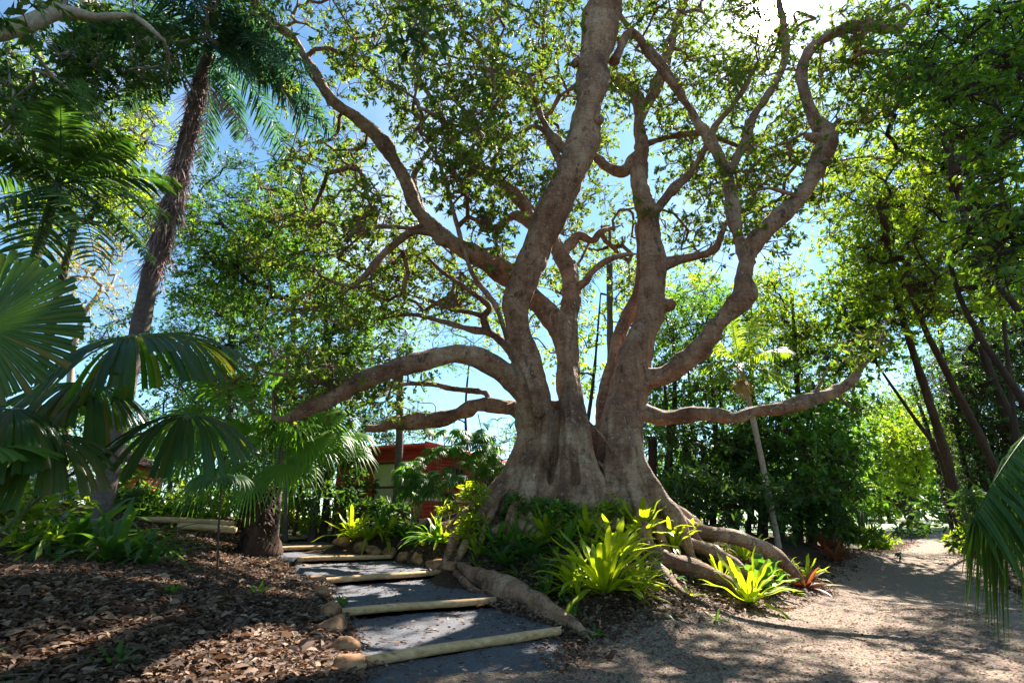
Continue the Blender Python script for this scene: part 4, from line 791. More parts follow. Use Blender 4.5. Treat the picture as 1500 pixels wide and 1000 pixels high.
def fan(hub, d0, nr, Rr, nseg=28, spread=300, droop=.3, wf=1.0, split_=.6, trunc=False, tipdroop=.15, jit=.06, gap=0.0, wedge=0):
    """fan leaf: pleated segments radiating from a hub"""
    g = Geo(); d0 = nrm(np.asarray(d0, float)); nr = np.asarray(nr, float); nr = nrm(nr - d0 * np.dot(nr, d0)); sd = np.cross(d0, nr)
    th = np.radians(np.linspace(-spread / 2, spread / 2, nseg)); dth = math.radians(spread / nseg); k = 7; s = np.linspace(.04, 1, k)
    lm_ = np.ones(nseg); dm_ = np.ones(nseg); tm_ = R.uniform(.6, 1.4, nseg)
    if wedge:
        gi = np.arange(nseg) // wedge; ng = gi.max() + 1
        for q_ in range(ng): c_ = th[gi == q_].mean(); th[gi == q_] = c_ + (th[gi == q_] - c_) * .88 + R.normal(0, .06)
        lm_ = R.uniform(.82, 1.08, ng)[gi]; dm_ = R.uniform(.7, 1.3, ng)[gi]; tm_ = R.uniform(.3, 2.2, ng)[gi]
    D = np.cos(th)[:, None] * d0 + np.sin(th)[:, None] * sd
    Ls = Rr * (1 - .22 * (np.abs(th) / math.pi) ** 2) * R.uniform(1 - jit, 1 + jit * .5, nseg) * lm_
    P = hub + D[:, None] * (Ls[:, None] * s)[..., None] - nr * (droop * Rr * s[None] ** 2 * dm_[:, None])[..., None]
    P[..., 2] -= (tipdroop * Rr * np.clip((s - .5) / .5, 0, 1) ** 2)[None] * tm_[:, None]
    S = np.cross(np.broadcast_to(nr, D.shape), D)[:, None] + 0 * P
    full = 2 * Ls[:, None] * s[None] * math.tan(dth / 2) * 1.03
    if trunc: W = full * np.interp(s, [0, .9, 1], [1, .97, .85])[None]
    else: W = full * np.interp(s, [0, split_, 1], [1, 1, .0])[None] * (1 - gap * np.clip((s - .3) / .7, 0, 1))[None] + .004
    Nn = np.broadcast_to(nr, P.shape); strips(g, P, W * wf, S, Nn, -.34)
    return g
def stalk_geo(a, b, r0, r1, sag=.1):
    g = Geo(); a = np.asarray(a); b = np.asarray(b); m_ = (a + b) / 2 + np.array([0, 0, sag * np.linalg.norm(b - a)]); tube(g, [a, m_, b], [r0, (r0 + r1) / 2, r1], 6, .15); return g

# tall shaggy palm, upper left
lst = [(160, 690, 33, 13.0), (180, 590, 31, 12.9), (205, 480, 30, 12.8), (222, 400, 29, 12.6), (244, 330, 29, 12.4), (264, 250, 27, 12.3), (280, 180, 24, 12.2), (296, 110, 20, 12.1), (306, 78, 16, 12.0)]
P, r_ = tpx(lst); tp = thing('tall_palm', 'tall leaning palm with a shaggy fibre covered upper trunk at upper left', 'palm', P[0])
g = Geo(); tube(g, P, r_, 16, .2, .04); obj('trunk', g, M['palm_bark'], tp)
g = Geo(); Sk, Sr = spline(P[4:-1], r_[4:-1], .1); n = 1500
k = R.integers(0, len(Sk), n); a = R.uniform(0, 6.28, n); o_ = np.stack([np.cos(a), np.sin(a), R.normal(0, .15, n)], 1); A = Sk[k] + o_ * (Sr[k] * .95)[:, None]
blades(g, A, o_ * .55 + np.array([0, 0, -1.0]) + R.normal(0, .45, (n, 3)), R.uniform(.12, .6, n) , R.uniform(.012, .04, n), .25, 4, np.array([.8, 1, .7, .1]))
obj('fibre_skirt', g, M['dead_frond'], tp)
hub = at(308, 70, 12.0)
for (dx, dy, dz, L, dr) in [(-1, -.2, .5, 3.4, .75), (1, -.3, .35, 3.6, .8), (.5, -.6, .8, 2.8, .8), (-.5, .5, .9, 2.8, .7), (.9, .5, .55, 3.6, .8), (.6, -.1, .9, 3.4, .9), (.3, -.9, .3, 3.2, .8), (1, .3, .15, 3.6, .8), (-.9, -.6, .2, 2.8, .7), (.15, .1, 1, 2.4, .35), (-.2, -.9, .6, 2.6, .8), (1.0, -.1, .0, 2.8, .75), (.8, -.5, -.3, 2.6, .6), (-.1, .9, .5, 2.8, .8), (-1, .3, .2, 2.6, .7), (.9, .0, .5, 3.6, 1.0), (.7, .4, .2, 3.4, .9), (.5, -.2, .3, 3.4, 1.1), (.9, -.5, .1, 3.3, .8), (-.6, -.3, .4, 3.0, .9), (.3, .5, .1, 3.2, 1.0), (-.3, .6, .3, 3.2, 1.0)]:
    obj('frond', frond(hub + R.normal(0, .05, 3), (dx, dy, dz), L * 1.15, 96, .66, .05, dr, .45, .1, .55), M['blue_leaf'], tp)
for (a0, b0) in [((288, 140, 12), (190, 0, 11.2)), ((282, 150, 12), (240, 60, 11.6))]:
    g = stalk_geo(at(*a0), at(*b0), .04, .015, .02); obj('dead_stalk', g, M['pale_bark'], tp)
obj('dead_frond', frond(at(300, 130, 12), (.7, -.2, -.35), 2.6, 46, .4, .03, .6, .6, -.5, .5), M['dead_frond'], tp)

# dark feather palm near left
hub = at(85, 270, 8.6); b = np.array([hub[0] + .2, hub[1] + .2, h1(hub[0], hub[1]) - .1])
fp = thing('feather_palm', 'dark feather palm with glossy drooping fronds at the left edge', 'palm', b)
g = Geo(); tube(g, [b, (b + hub) / 2 + (-.1, 0, 0), hub], [.13, .10, .08], 12, .25, .03); obj('trunk', g, M['palm_bark'], fp)
for (px, py, Y, dr) in [(-30, 200, 7.8, .3), (20, 130, 8.2, .2), (128, 110, 8.6, .12), (200, 190, 8.4, .25), (255, 265, 8.6, .25), (215, 320, 8.0, .4), (110, 380, 7.6, .45), (-10, 330, 7.8, .4), (60, 150, 9.6, .25), (160, 200, 9.6, .3), (-60, 260, 8.8, .3), (90, 130, 7.6, .2), (170, 370, 8.6, .5), (40, 400, 8.2, .5)]:
    tip = at(px, py, Y); v_ = tip - hub; L = np.linalg.norm(v_) * 1.05; v_ = v_ + np.array([0, 0, dr * L]); obj('frond', frond(hub, v_, L, 36, .66, .06, dr, .45, .2, .06, .1), M['palm_leaf'], fp)

# big fan leaved palm at the left edge
b = np.array([-4.6, 4.6, h1(-4.6, 4.6) - .05]); crownp = b + np.array([0, 0, .9])
bf = thing('fan_palm', 'large pleated fan palm leaning in from the left edge', 'palm', b)
g = Geo(); tube(g, [b, crownp], [.12, .09], 12, .2, .08); obj('trunk', g, M['fibre'], bf)
def fleaf(par, base, hub, d0, nr, Rr, m_, sm='petiole', r0=.016, **kw):
    o = obj('leaf', fan(hub, d0, nr, Rr, **kw), m_, par); obj('stalk', stalk_geo(base, hub, r0, r0 * .6), M[sm], o); return o
fleaf(bf, crownp, at(-25, 480, 3.7), (.5, .1, .9), (.25, -1, .1), .68, M['fan_leaf'], nseg=60, spread=330, droop=.05, trunc=True, tipdroop=.03, jit=.10)
fleaf(bf, crownp, at(200, 492, 5.0), (.8, -.25, .1), (-.05, -.35, 1), 1.05, M['fan_leaf'], nseg=64, spread=345, droop=.34, trunc=True, tipdroop=.14, jit=.10, wedge=3)
fleaf(bf, crownp, at(275, 606, 5.8), (.7, -.4, -.1), (.05, -.25, 1), .80, M['fan_leaf'], nseg=60, spread=345, droop=.46, trunc=True, tipdroop=.12, jit=.08, wedge=3)
fleaf(bf, crownp, at(20, 600, 4.6), (-.2, -.5, -.2), (.1, -.5, .8), .6, M['fan_leaf'], nseg=40, spread=320, droop=.5, trunc=True, tipdroop=.15, jit=.12, wedge=4)

fleaf(bf, crownp, at(75, 640, 4.9), (.3, -.6, -.3), (.1, -.45, .8), .62, M['fan_leaf'], nseg=40, spread=330, droop=.4, trunc=True, tipdroop=.15, jit=.12, wedge=4)
fleaf(bf, crownp, at(120, 560, 5.6), (-.3, -.5, -.1), (.05, -.35, 1), .85, M['fan_leaf'], nseg=44, spread=345, droop=.42, trunc=True, tipdroop=.15, jit=.12, wedge=4)
fleaf(bf, crownp, at(-30, 660, 4.4), (.5, -.4, .1), (.1, -.4, .9), .55, M['fan_bright'], nseg=40, spread=320, droop=.3, trunc=True, tipdroop=.15, jit=.12, wedge=4)
# bright fan palm with shaggy stump by the steps
b = gp(375, 812); ct = at(383, 712, b[1]); sp = thing('shaggy_fan_palm', 'bright green fan palm on a short shaggy trunk beside the upper steps', 'palm', b)
g = Geo(); tube(g, [b - (0, 0, .1), b * .5 + ct * .5, ct], [pxr(b, 56), pxr(b, 48), pxr(b, 36)], 16, .12, .1); obj('trunk', g, M['dark_fibre'], sp)
g = Geo(); n = 900; s = R.uniform(.02, 1, n); A = b[None] * (1 - s[:, None]) + ct[None] * s[:, None]; a = R.uniform(0, 6.28, n); o_ = np.stack([np.cos(a), np.sin(a), 0 * a], 1)
blades(g, A + o_ * (pxr(b, 50) * (1 - .25 * s))[:, None], o_ * .8 + np.array([0, 0, -.4]) + R.normal(0, .4, (n, 3)), R.uniform(.08, .24, n), R.uniform(.03, .07, n), .3, 4, np.array([.9, 1, .7, .3])); obj('leaf_bases', g, M['dark_fibre'], sp)
for (px, py, dY, rpx, dx, dz) in [(430, 600, -.3, 70, .7, .5), (345, 575, .2, 60, -.3, .9), (395, 560, -.2, 66, .2, 1), (315, 640, -.4, 62, -.9, .2), (455, 645, -.5, 64, 1, 0), (300, 700, -.2, 52, -.9, -.4), (470, 610, .5, 60, .9, .2), (360, 640, -.9, 60, -.2, .3), (420, 680, -1.0, 58, .6, -.3), (340, 680, -.8, 54, -.5, -.4), (400, 620, .8, 60, .2, .6), (285, 610, -.2, 60, -.9, .5), (320, 560, .3, 58, -.6, .8), (275, 660, -.6, 56, -1, 0), (370, 700, -1.1, 50, -.1, -.6)]:
    h_ = at(px, py, b[1] + dY); d_ = np.array([dx, .3 * dY, dz]); nr_ = nrm(np.array([-dz * .4 * np.sign(dx + .01), -.75, .8]))
    fleaf(sp, ct, h_, d_, nr_, pxr(h_, rpx * 2), M['fan_bright'], 'stalk', .014, nseg=34, spread=290, droop=.25, split_=.45, tipdroop=.3, gap=.2)

def slim_fan_palm(base, top, wpx, label, rpx, n, m_='fan_bright', group='slender palms behind the steps', lens=1):
    t = thing('slender_palm', label, 'palm', base, group); g = Geo(); tube(g, [base - (0, 0, .1), (base + top) / 2, top], [pxr(base, wpx) * 1.1, pxr(base, wpx * .9), pxr(top, wpx * .8)], 12, .2, .03); obj('trunk', g, M['palm_bark'], t)
    for i in range(n):
        a = i * 2.4 + R.uniform(0, .5); el = R.uniform(-.3, 1.0); d_ = np.array([math.cos(a), math.sin(a), el]); rr_ = pxr(top, rpx * 2)
        h_ = top + nrm(d_) * rr_ * .9; fleaf(t, top, h_, d_ * np.array([1, 1, .4]) - (0, 0, .15), nrm(np.array([-d_[0] * .4, -.4 - d_[1] * .3, 1])), rr_, M[m_], 'stalk', .01, nseg=24, spread=260, droop=.3, split_=.45, tipdroop=.35, gap=.25)
    return t
b = gp(408, 770); slim_fan_palm(np.array([*at(406, 765, 15.5)[:2], h1(*at(406, 765, 15.5)[:2])]), at(413, 640, 15.5), 13, 'slender ringed palm immediately right of the shaggy fan palm', 44, 8)
q = at(463, 735, 20); slim_fan_palm(np.array([q[0], q[1], h1(q[0], q[1])]), at(472, 655, 20), 11, 'short fan palm with a pale trunk left of the red building', 48, 9)
q = at(425, 735, 19); slim_fan_palm(np.array([q[0], q[1], h1(q[0], q[1])]), at(425, 640, 19), 8, 'thin palm stem in shade between two brighter slender palms', 36, 6, 'palm_leaf')

# feather palm behind the low left limb
def feather_palm(base, hub, wpx, label, specs, name='slim_palm', m_='palm_leaf', ll=.4, lw=.03, nl=36, group=None, bark='palm_bark'):
    t = thing(name, label, 'palm', base, group); g = Geo(); tube(g, [base - (0, 0, .1), (base + hub) / 2 + (.05, 0, 0), hub], [pxr(base, wpx) * 1.1, pxr(base, wpx), pxr(hub, wpx * .9)], 12, .2, .03); obj('trunk', g, M[bark], t)
    for (px, py, dY, dr) in specs:
        tip = at(px, py, hub[1] + dY); v_ = tip - hub; L = np.linalg.norm(v_); v_ = v_ + np.array([0, 0, dr * L]); obj('frond', frond(hub, v_, L * 1.05, nl, ll, lw, dr, .5, .15, .06, .1), M[m_], t)
    return t
q = at(582, 740, 20); feather_palm(np.array([q[0], q[1], h1(q[0], q[1])]), at(586, 540, 20), 12, 'single dark trunked palm in front of the red building', [(700, 545, -.5, .35), (660, 520, .5, .4), (500, 520, -.3, .4), (530, 480, .4, .2), (620, 460, .3, .15), (640, 580, -.8, .5), (540, 570, -.8, .5), (585, 450, .8, .1)])
q = on(1132, 19.5); fpalm = feather_palm(q, at(1084, 532, 19), 8, 'thin leaning palm carrying a straw coloured fruit cluster', [(1066, 445, 0, .1), (1140, 470, -.4, .3), (1165, 510, .4, .4), (1025, 490, .3, .3), (1025, 540, -.4, .4), (1110, 460, .6, .1), (1135, 560, -.6, .5), (1060, 560, -.8, .5)], 'fruiting_palm', 'bright_leaf', .8, .07, 34, None, 'pale_bark')
g = Geo(); c = at(1086, 560, 18.9); n = 420; d = nrm(R.normal(size=(n, 3)) + np.array([0, 0, -.5])); blades(g, np.repeat(c[None], n, 0), d, R.uniform(.25, .55, n), .02, .5, 4); obj('fruit_cluster', g, M['fruit'], fpalm)
q = on(890, 30); feather_palm(q, at(893, 385, 30), 10, 'tall palm with hanging fronds seen between the fig stems', [(860, 400, 0, .6), (930, 410, 0, .6), (880, 450, -1, .8), (910, 455, -1, .9), (865, 340, 0, .3), (920, 340, 0, .3), (890, 320, 1, .2)], 'tall_palm', 'palm_leaf', .7, .06, 34, None)
q = on(430, 26); feather_palm(q, at(430, 290, 26), 10, 'far feather palm above the dark leafy tree, left of the fig', [(390, 270, 0, .3), (400, 320, 0, .5), (460, 270, 0, .3), (470, 320, 0, .5), (430, 240, 0, .1), (415, 250, 1, .2)], 'tall_palm', 'blue_leaf', .7, .06, 34, None)
for (px, Y, py, lab_) in [(1070, 21, 700, 'low palm in the wood left of the fruiting palm stem'), (1160, 23, 690, 'low palm right of the fruiting palm stem'), (1110, 24, 720, 'squat palm behind the spiky fern in the wood'), (1215, 25, 720, 'low palm at the dark bend of the gravel path'), (950, 24, 640, 'dark stemmed palm close behind the right side of the fig trunk'), (1000, 27, 650, 'palm in the shaded wood left of the dark low tree')]:
    q = on(px, Y); feather_palm(q, at(px + 6, py, Y), 14, lab_, [(px - 50, py + 10, 0, .4), (px + 60, py + 10, 0, .4), (px - 30, py - 40, 0, .2), (px + 40, py - 40, 0, .2), (px - 40, py + 50, -1, .6), (px + 50, py + 50, -1, .6)], 'wood_palm', 'palm_leaf', .7, .06, 30, 'palms in the shaded wood', 'dark_bark')
for (px, Y, py0, lab_) in [(985, 25, 560, 'slim grey trunk rising nearest the fig in the shaded wood'), (1020, 28, 540, 'thin grey trunk in the wood between fig and fruiting palm'), (1065, 26, 560, 'bare thin trunk just left of the fruiting palm stem'), (1110, 29, 560, 'thin shaded trunk right behind the fruiting palm')]:
    b = on(px, Y); cl = ell(px, py0, 30, 30, 6, Y - 1, Y + 1)
    tree('slender_tree', lab_, 'tree', ([b - (0, 0, .1), (b + at(px - 10, py0, Y)) / 2, at(px - 12, py0, Y)], [.12, .1, .05]), cl, M['green_leaf'], M['bark'], (.7, 1.2), 10, 6, .2, .09, 'slender trunks in the shaded wood')

# hanging frond at the right edge: palm just outside the view
hub = at(1600, 560, 5.0); b = np.array([hub[0] + .3, hub[1], h1(hub[0] + .3, hub[1]) - .1])
rp = thing('drooping_palm', 'palm outside the right edge letting one long frond hang over the gravel', 'palm', b)
g = Geo(); tube(g, [b, (b + hub) / 2, hub], [.14, .12, .09], 12, .2, .04); obj('trunk', g, M['palm_bark'], rp)
for (px, py, Y, dr) in [(1452, 745, 4.4, .25), (1680, 500, 5.6, .3), (1720, 640, 4.6, .5), (1600, 420, 5.6, .2), (1640, 760, 4.2, .6)]:
    tip = at(px, py, Y); v_ = tip - hub; L = np.linalg.norm(v_); v_ = v_ + np.array([0, 0, dr * L]); obj('frond', frond(hub, v_, L, 64, .85, .062, dr, 1.2, -.7, .1, .12), M['palm_leaf'], rp)

# ------------------------------------------------------------------ low plants
def rosette(base, n, L, W, el=(.5, 1.2), droop=.5, k=8, fold=.1, wave=0., prof=None, r0=.05):
    g = Geo(); a = np.arange(n) * 2.4 + R.uniform(0, .6, n); e = R.uniform(el[0], el[1], n); d = np.stack([np.cos(a), np.sin(a), np.tan(np.minimum(e, 1.4))], 1)
    A = base + np.stack([np.cos(a), np.sin(a), 0 * a], 1) * r0; Ls = L * R.uniform(.7, 1.1, n); blades(g, A, d, Ls, W * R.uniform(.8, 1.15, n), droop * R.uniform(.6, 1.4, n), k, prof, fold, None, wave); return g
FPROF = np.interp(np.linspace(0, 1, 12), [0, .1, .35, .7, .9, 1], [.25, .45, .9, 1, .7, .05])
def fern(px, py, rpx, label, n=24, par=True, Y=None, mname='fern_leaf', W=.072, el=(.3, 1.36)):
    b = gp(px, py) if Y is None else np.array([*at(px, py, Y)[:2], h1(*at(px, py, Y)[:2])])
    L = pxr(b, rpx * 2) * 1.45; t = thing('birds_nest_fern', label, 'fern', b, 'bird nest ferns on the mound')
    for i in range(n):
        a = i * 2.4 + R.uniform(-.4, .6); e = el[0] + (el[1] - el[0]) * (1 - i / n) + R.uniform(-.1, .1); d = np.array([[math.cos(a), math.sin(a), math.tan(min(e, 1.4))]])
        g = Geo(); blades(g, b[None] + d * np.array([.04, .04, 0]), d, L * R.uniform(.75, 1.1), W * L * 1.35 * R.uniform(.8, 1.2), R.uniform(.15, .45) * (1.3 if e < .6 else 1), 12, FPROF, .12, None, .13); obj('frond', g, M[mname], t)
    return t
fern(885, 872, 88, 'largest bright yellow green fern at the front of the fig mound', 56)
fern(840, 868, 50, 'fern crowded against the left side of the largest fern', 26)
fern(935, 868, 52, 'fern crowded against the right side of the largest fern', 26)
fern(648, 800, 40, 'bright fern just left of the yellow green shrub', 24)
fern(565, 792, 38, 'bright fern behind the pointed tan edging stone', 24)
fern(605, 800, 36, 'fern behind the wedge shaped edging stone', 20, mname='green_leaf')
fern(515, 788, 40, 'bright fern right of the farthest log step', 26)
fern(700, 815, 34, 'fern at the head of the thick root beside the steps', 20)
fern(760, 800, 44, 'fern in front of the left buttress', 22, mname='green_leaf')
fern(800, 790, 44, 'fern below the pale centre flutes of the trunk', 24)
fern(860, 785, 46, 'fern directly under the crease between centre and right stems', 24)
fern(1055, 850, 36, 'fern wedged between the two lower surface roots', 20)
fern(1145, 845, 34, 'fern at the tip of the longest surface root', 20)
fern(985, 808, 46, 'bright fern in front of the roots, right of the largest fern', 30)
fern(1090, 822, 42, 'spiky bright fern between the upper surface roots', 27)
fern(1098, 885, 62, 'bright fern lowest on the mound next to the gravel path', 33)
fern(1115, 866, 48, 'broad darker green fern just behind the lowest fern', 18, W=.16, mname='green_leaf')
fern(1182, 850, 34, 'small fern above the red leaved plant by the path', 21)
fern(940, 790, 60, 'upright fern behind the largest fern against the trunk foot', 33)
fern(830, 800, 40, 'green fern half shaded at the left of the largest fern', 24, mname='green_leaf')
fern(1020, 770, 26, 'little fern on the flank of the right buttress', 18, Y=13.0)
fern(905, 815, 60, 'tall fern between the largest fern and the trunk flutes', 33)
fern(1010, 800, 40, 'fern squeezed between the right buttress and the middle root', 24)
fern(725, 800, 40, 'green fern beside the yellow green shrub', 24, mname='green_leaf')
fern(960, 900, 34, 'low dark fern frond cluster drooping beneath the largest fern', 7, mname='green_leaf', el=(.0, .3))

def straps(name, px, py, rpx, n, label, cat, mname, wf=.06, el=(.5, 1.3), droop=.6, Y=None, group=None, dark=None, fold=.15):
    b = gp(px, py) if Y is None else np.array([*at(px, py, Y)[:2], h1(*at(px, py, Y)[:2])]); L = pxr(b, rpx * 2) * 1.55
    return single(name, rosette(b, n, L, L * wf, el, droop, 9, fold), M[mname], b, label, cat, group)
GS = 'strap leaved plants in the beds'
for a in [(110, 795, 128, 34, 'arching strap leaved plant at the left under the fan palm', 'strap_leaf', .07), (175, 780, 108, 30, 'strap leaved clump at the foot of the tall palm', 'strap_leaf', .07), (40, 800, 94, 26, 'dark strap plant against the left edge by the boulders', 'strap_leaf', .07),
          (225, 775, 81, 24, 'smaller strap plant right of the tall palm foot', 'strap_leaf', .06)]:
    straps('strap_plant', a[0], a[1], a[2], a[3], a[4], 'plant', a[5], a[6], Y=9.6 + (a[0] % 7) * .2, group=GS)
for a in [(500, 785, 46, 40, 'strap clump right of the farthest steps, leaf colour brightened to look sunlit', 'fern_leaf', .07), (540, 795, 44, 34, 'strap clump beside the pointed edging stone', 'fern_leaf', .08), (470, 772, 36, 26, 'low strap clump behind the reddish stone', 'fern_leaf', .07), (590, 790, 44, 26, 'upright broad strap plant in front of the red building', 'green_leaf', .10),  # sunlit look of the fern_leaf straps is in their brighter colour; they stand shaded
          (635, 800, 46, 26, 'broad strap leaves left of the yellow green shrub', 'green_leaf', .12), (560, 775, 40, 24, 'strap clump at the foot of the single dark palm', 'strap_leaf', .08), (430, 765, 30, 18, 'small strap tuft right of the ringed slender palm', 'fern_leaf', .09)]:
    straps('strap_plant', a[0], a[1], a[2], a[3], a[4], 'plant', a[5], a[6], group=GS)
for a in [(740, 832, 46, 26, 'dark glossy bromeliad left of the orange leaves', 'dark_leaf', .12), (775, 818, 46, 26, 'dark bromeliad under the left buttress', 'dark_leaf', .12), (800, 842, 40, 22, 'dark bromeliad nearest the largest fern', 'dark_leaf', .12), (715, 812, 34, 20, 'small bromeliad right of the yellow green shrub', 'strap_leaf', .12)]:
    straps('bromeliad', a[0], a[1], a[2], a[3], a[4], 'plant', a[5], a[6], (.3, 1.1), .35, group='dark bromeliads below the trunk')
straps('bromeliad', 830, 835, 30, 12, 'yellow orange bromeliad between dark ones and the largest fern', 'plant', 'yellow_leaf', .14, (.4, 1.2), .3, group='dark bromeliads below the trunk')
straps('bromeliad', 758, 845, 20, 7, 'orange leaved bromeliad above the thick foreground root', 'plant', 'yellow_leaf', .2, (.4, 1.1), .3, group='dark bromeliads below the trunk')
for a in [(1180, 862, 34, 30, 'red and orange leaved plant at the path edge beyond the roots', 'red_leaf', .12), (1225, 822, 30, 24, 'dull red plant in shade farther along the path edge', 'red_leaf', .12), (1210, 806, 30, 22, 'dark red plant behind the dull red one', 'red_leaf', .14)]:
    straps('red_bromeliad', a[0], a[1], a[2], a[3], a[4], 'plant', a[5], a[6], (.2, 1.1), .3, group='red plants along the path')

def shrub(name, b, h_, r_, n, L, W, m_, label, cat='shrub', group=None, tpl=LEAF4, nt_=10, lpt=7, hang=.2):
    t = thing(name, label, cat, b, group); st = Geo(); c = Geo(); C = b + np.stack([R.normal(0, r_ * .45, n), R.normal(0, r_ * .45, n), R.uniform(.25, 1, n) * h_], 1)
    grow(st, [b + (0, 0, s * h_ * .2) for s in (0, 1, 2)], C, .006, sides=4); crown(c, st, C, r_ * .38, nt_, lpt, L, W, tpl, hang=hang); obj('stems', st, M['bark'], t); obj('foliage', c, M[m_], t); return t
b = gp(682, 808); shrub('flowering_shrub', b, pxr(b, 170), pxr(b, 80), 16, .22, .05, 'fern_leaf', 'yellow green shrub with slim leaves left of the trunk base', nt_=9, lpt=7)
b = at(810, 762, 12); b[2] = h1(b[0], b[1]); sh_ = shrub('flowering_shrub', b, .6, .7, 10, .16, .06, 'green_leaf', 'dark leaved shrub with a blue flower at the trunk foot')
g = Geo(); c = b + np.array([-.12, -.35, .62]); n = 14; blades(g, np.repeat(c[None], n, 0), nrm(R.normal(size=(n, 3))), .09, .035, .1, 4); obj('flower', g, M['blue_flower'], sh_)
b = at(860, 760, 12.2); b[2] = h1(b[0], b[1]); shrub('flowering_shrub', b, .45, .7, 8, .2, .06, 'bright_leaf', 'green leafy shrub below the central flutes')
b = at(765, 770, 12.6); b[2] = h1(b[0], b[1]); shrub('flowering_shrub', b, .5, .6, 8, .2, .06, 'green_leaf', 'small dark green shrub at the left buttress')
GP = [(715, 790), (742, 800), (765, 800), (790, 800), (815, 815), (845, 810), (870, 800), (900, 795), (925, 805), (955, 830), (985, 850), (1010, 875), (850, 880), (835, 860), (800, 868), (940, 880), (1035, 800), (1060, 808), (1140, 850), (1120, 845), (655, 800), (620, 800), (700, 830), (980, 780), (1130, 870), (1160, 872), (610, 785), (580, 780), (520, 775), (450, 775)]
for (px, py) in GP:
    b = gp(px, py); L = R.uniform(.3, .6)
    single('ground_plant', rosette(b, int(R.integers(9, 18)), L, L * R.uniform(.11, .2), (.3, 1.35), R.uniform(.2, .5), 8, .12), M[['green_leaf', 'strap_leaf', 'bright_leaf', 'fern_leaf'][int(R.integers(0, 4))]], b, 'small leafy rosette growing between the larger ferns and roots of the mound', 'plant', 'small plants on the mound')
# fan leaved canes in front of the red building
for i, (px, Y, hpx, lab_) in enumerate([(612, 17.5, 90, 'leftmost cane palm clump before the red building'), (650, 17.2, 130, 'tall cane palm clump before the middle of the red building'), (690, 17.8, 120, 'cane palm clump right of the tall one before the red building'), (725, 18.5, 90, 'low cane palm clump next to the left buttress')]):
    q = at(px, 745, Y); b = np.array([q[0], q[1], h1(q[0], q[1])]); t = thing('cane_palm', lab_, 'palm', b, 'cane palms before the red building')
    for j in range(13):
        hh = pxr(b, hpx * 2) * R.uniform(.3, 1.0); top = b + np.array([R.normal(0, .35), R.normal(0, .3), hh]); o = None
        for m2 in range(3):
            a = R.uniform(0, 6.28); d_ = np.array([math.cos(a), math.sin(a) - .3, R.uniform(-.2, .5)]); o = obj('leaf', fan(top + nrm(d_) * .12, d_, (-.2 * d_[0], -.6, 1), R.uniform(.32, .45), 12, 220, .25, 1, .6, False, .3, gap=.15), M['green_leaf'], t)
        obj('cane', stalk_geo(b + R.normal(0, .12, 3) * (1, 1, 0), top, .012, .008, .0), M['stalk'], t)
# airy bamboo palm against the sky
q = at(742, 745, 19); b = np.array([q[0], q[1], h1(q[0], q[1])]); t = thing('bamboo_palm', 'airy blue green feathery palm against the sky left of the trunk', 'palm', b)
for j in range(14):
    top = at(R.uniform(715, 765), R.uniform(610, 700), 19 + R.uniform(-.6, .6)); obj('cane', stalk_geo(b, top, .014, .008, 0), M['stalk'], t)
    for m2 in range(2): obj('frond', frond(top, (R.normal(), R.normal(), .7), R.uniform(.7, 1.0), 12, .22, .022, .6, .3, .2), M['blue_leaf'], t)

# understorey shrubs: right wood edge, left beds
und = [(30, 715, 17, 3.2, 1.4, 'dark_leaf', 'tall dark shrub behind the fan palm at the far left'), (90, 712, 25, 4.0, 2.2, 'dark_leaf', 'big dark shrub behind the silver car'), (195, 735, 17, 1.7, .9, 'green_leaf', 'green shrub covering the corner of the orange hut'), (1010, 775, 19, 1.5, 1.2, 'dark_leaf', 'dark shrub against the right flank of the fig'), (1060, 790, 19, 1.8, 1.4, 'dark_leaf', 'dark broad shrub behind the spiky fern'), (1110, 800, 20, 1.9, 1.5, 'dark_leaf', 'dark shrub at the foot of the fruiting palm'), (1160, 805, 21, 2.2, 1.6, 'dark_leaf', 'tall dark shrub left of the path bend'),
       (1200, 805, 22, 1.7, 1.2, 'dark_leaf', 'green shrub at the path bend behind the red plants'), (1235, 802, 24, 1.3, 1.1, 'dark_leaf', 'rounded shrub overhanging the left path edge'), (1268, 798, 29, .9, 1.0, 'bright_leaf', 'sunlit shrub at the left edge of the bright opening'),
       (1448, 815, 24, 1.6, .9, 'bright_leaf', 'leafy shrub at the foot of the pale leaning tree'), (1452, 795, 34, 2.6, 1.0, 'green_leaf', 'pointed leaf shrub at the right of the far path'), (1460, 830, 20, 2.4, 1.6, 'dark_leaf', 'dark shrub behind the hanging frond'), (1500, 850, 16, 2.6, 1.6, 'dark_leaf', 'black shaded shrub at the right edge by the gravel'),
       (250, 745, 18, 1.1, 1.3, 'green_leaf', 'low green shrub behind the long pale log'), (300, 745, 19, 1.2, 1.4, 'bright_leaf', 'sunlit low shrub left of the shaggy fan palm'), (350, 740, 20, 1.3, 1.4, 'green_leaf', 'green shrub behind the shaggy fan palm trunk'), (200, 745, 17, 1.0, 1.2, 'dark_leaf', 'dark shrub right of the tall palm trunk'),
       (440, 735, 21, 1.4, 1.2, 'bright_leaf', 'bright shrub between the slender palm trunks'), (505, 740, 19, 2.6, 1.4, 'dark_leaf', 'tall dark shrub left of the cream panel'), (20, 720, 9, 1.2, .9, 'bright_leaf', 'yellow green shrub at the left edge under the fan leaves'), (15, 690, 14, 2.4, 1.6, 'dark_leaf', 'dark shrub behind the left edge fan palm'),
       (390, 730, 23, 2.2, 1.8, 'bright_leaf', 'sunlit shrub deep behind the slender palms'), (545, 745, 18, .9, .9, 'dark_leaf', 'low shrub under the railing by the building'), (1030, 760, 24, 3.0, 2.0, 'dark_leaf', 'large dark shrub deep in the right wood'), (1130, 770, 27, 3.2, 2.2, 'green_leaf', 'large green shrub deep behind the fruiting palm')]
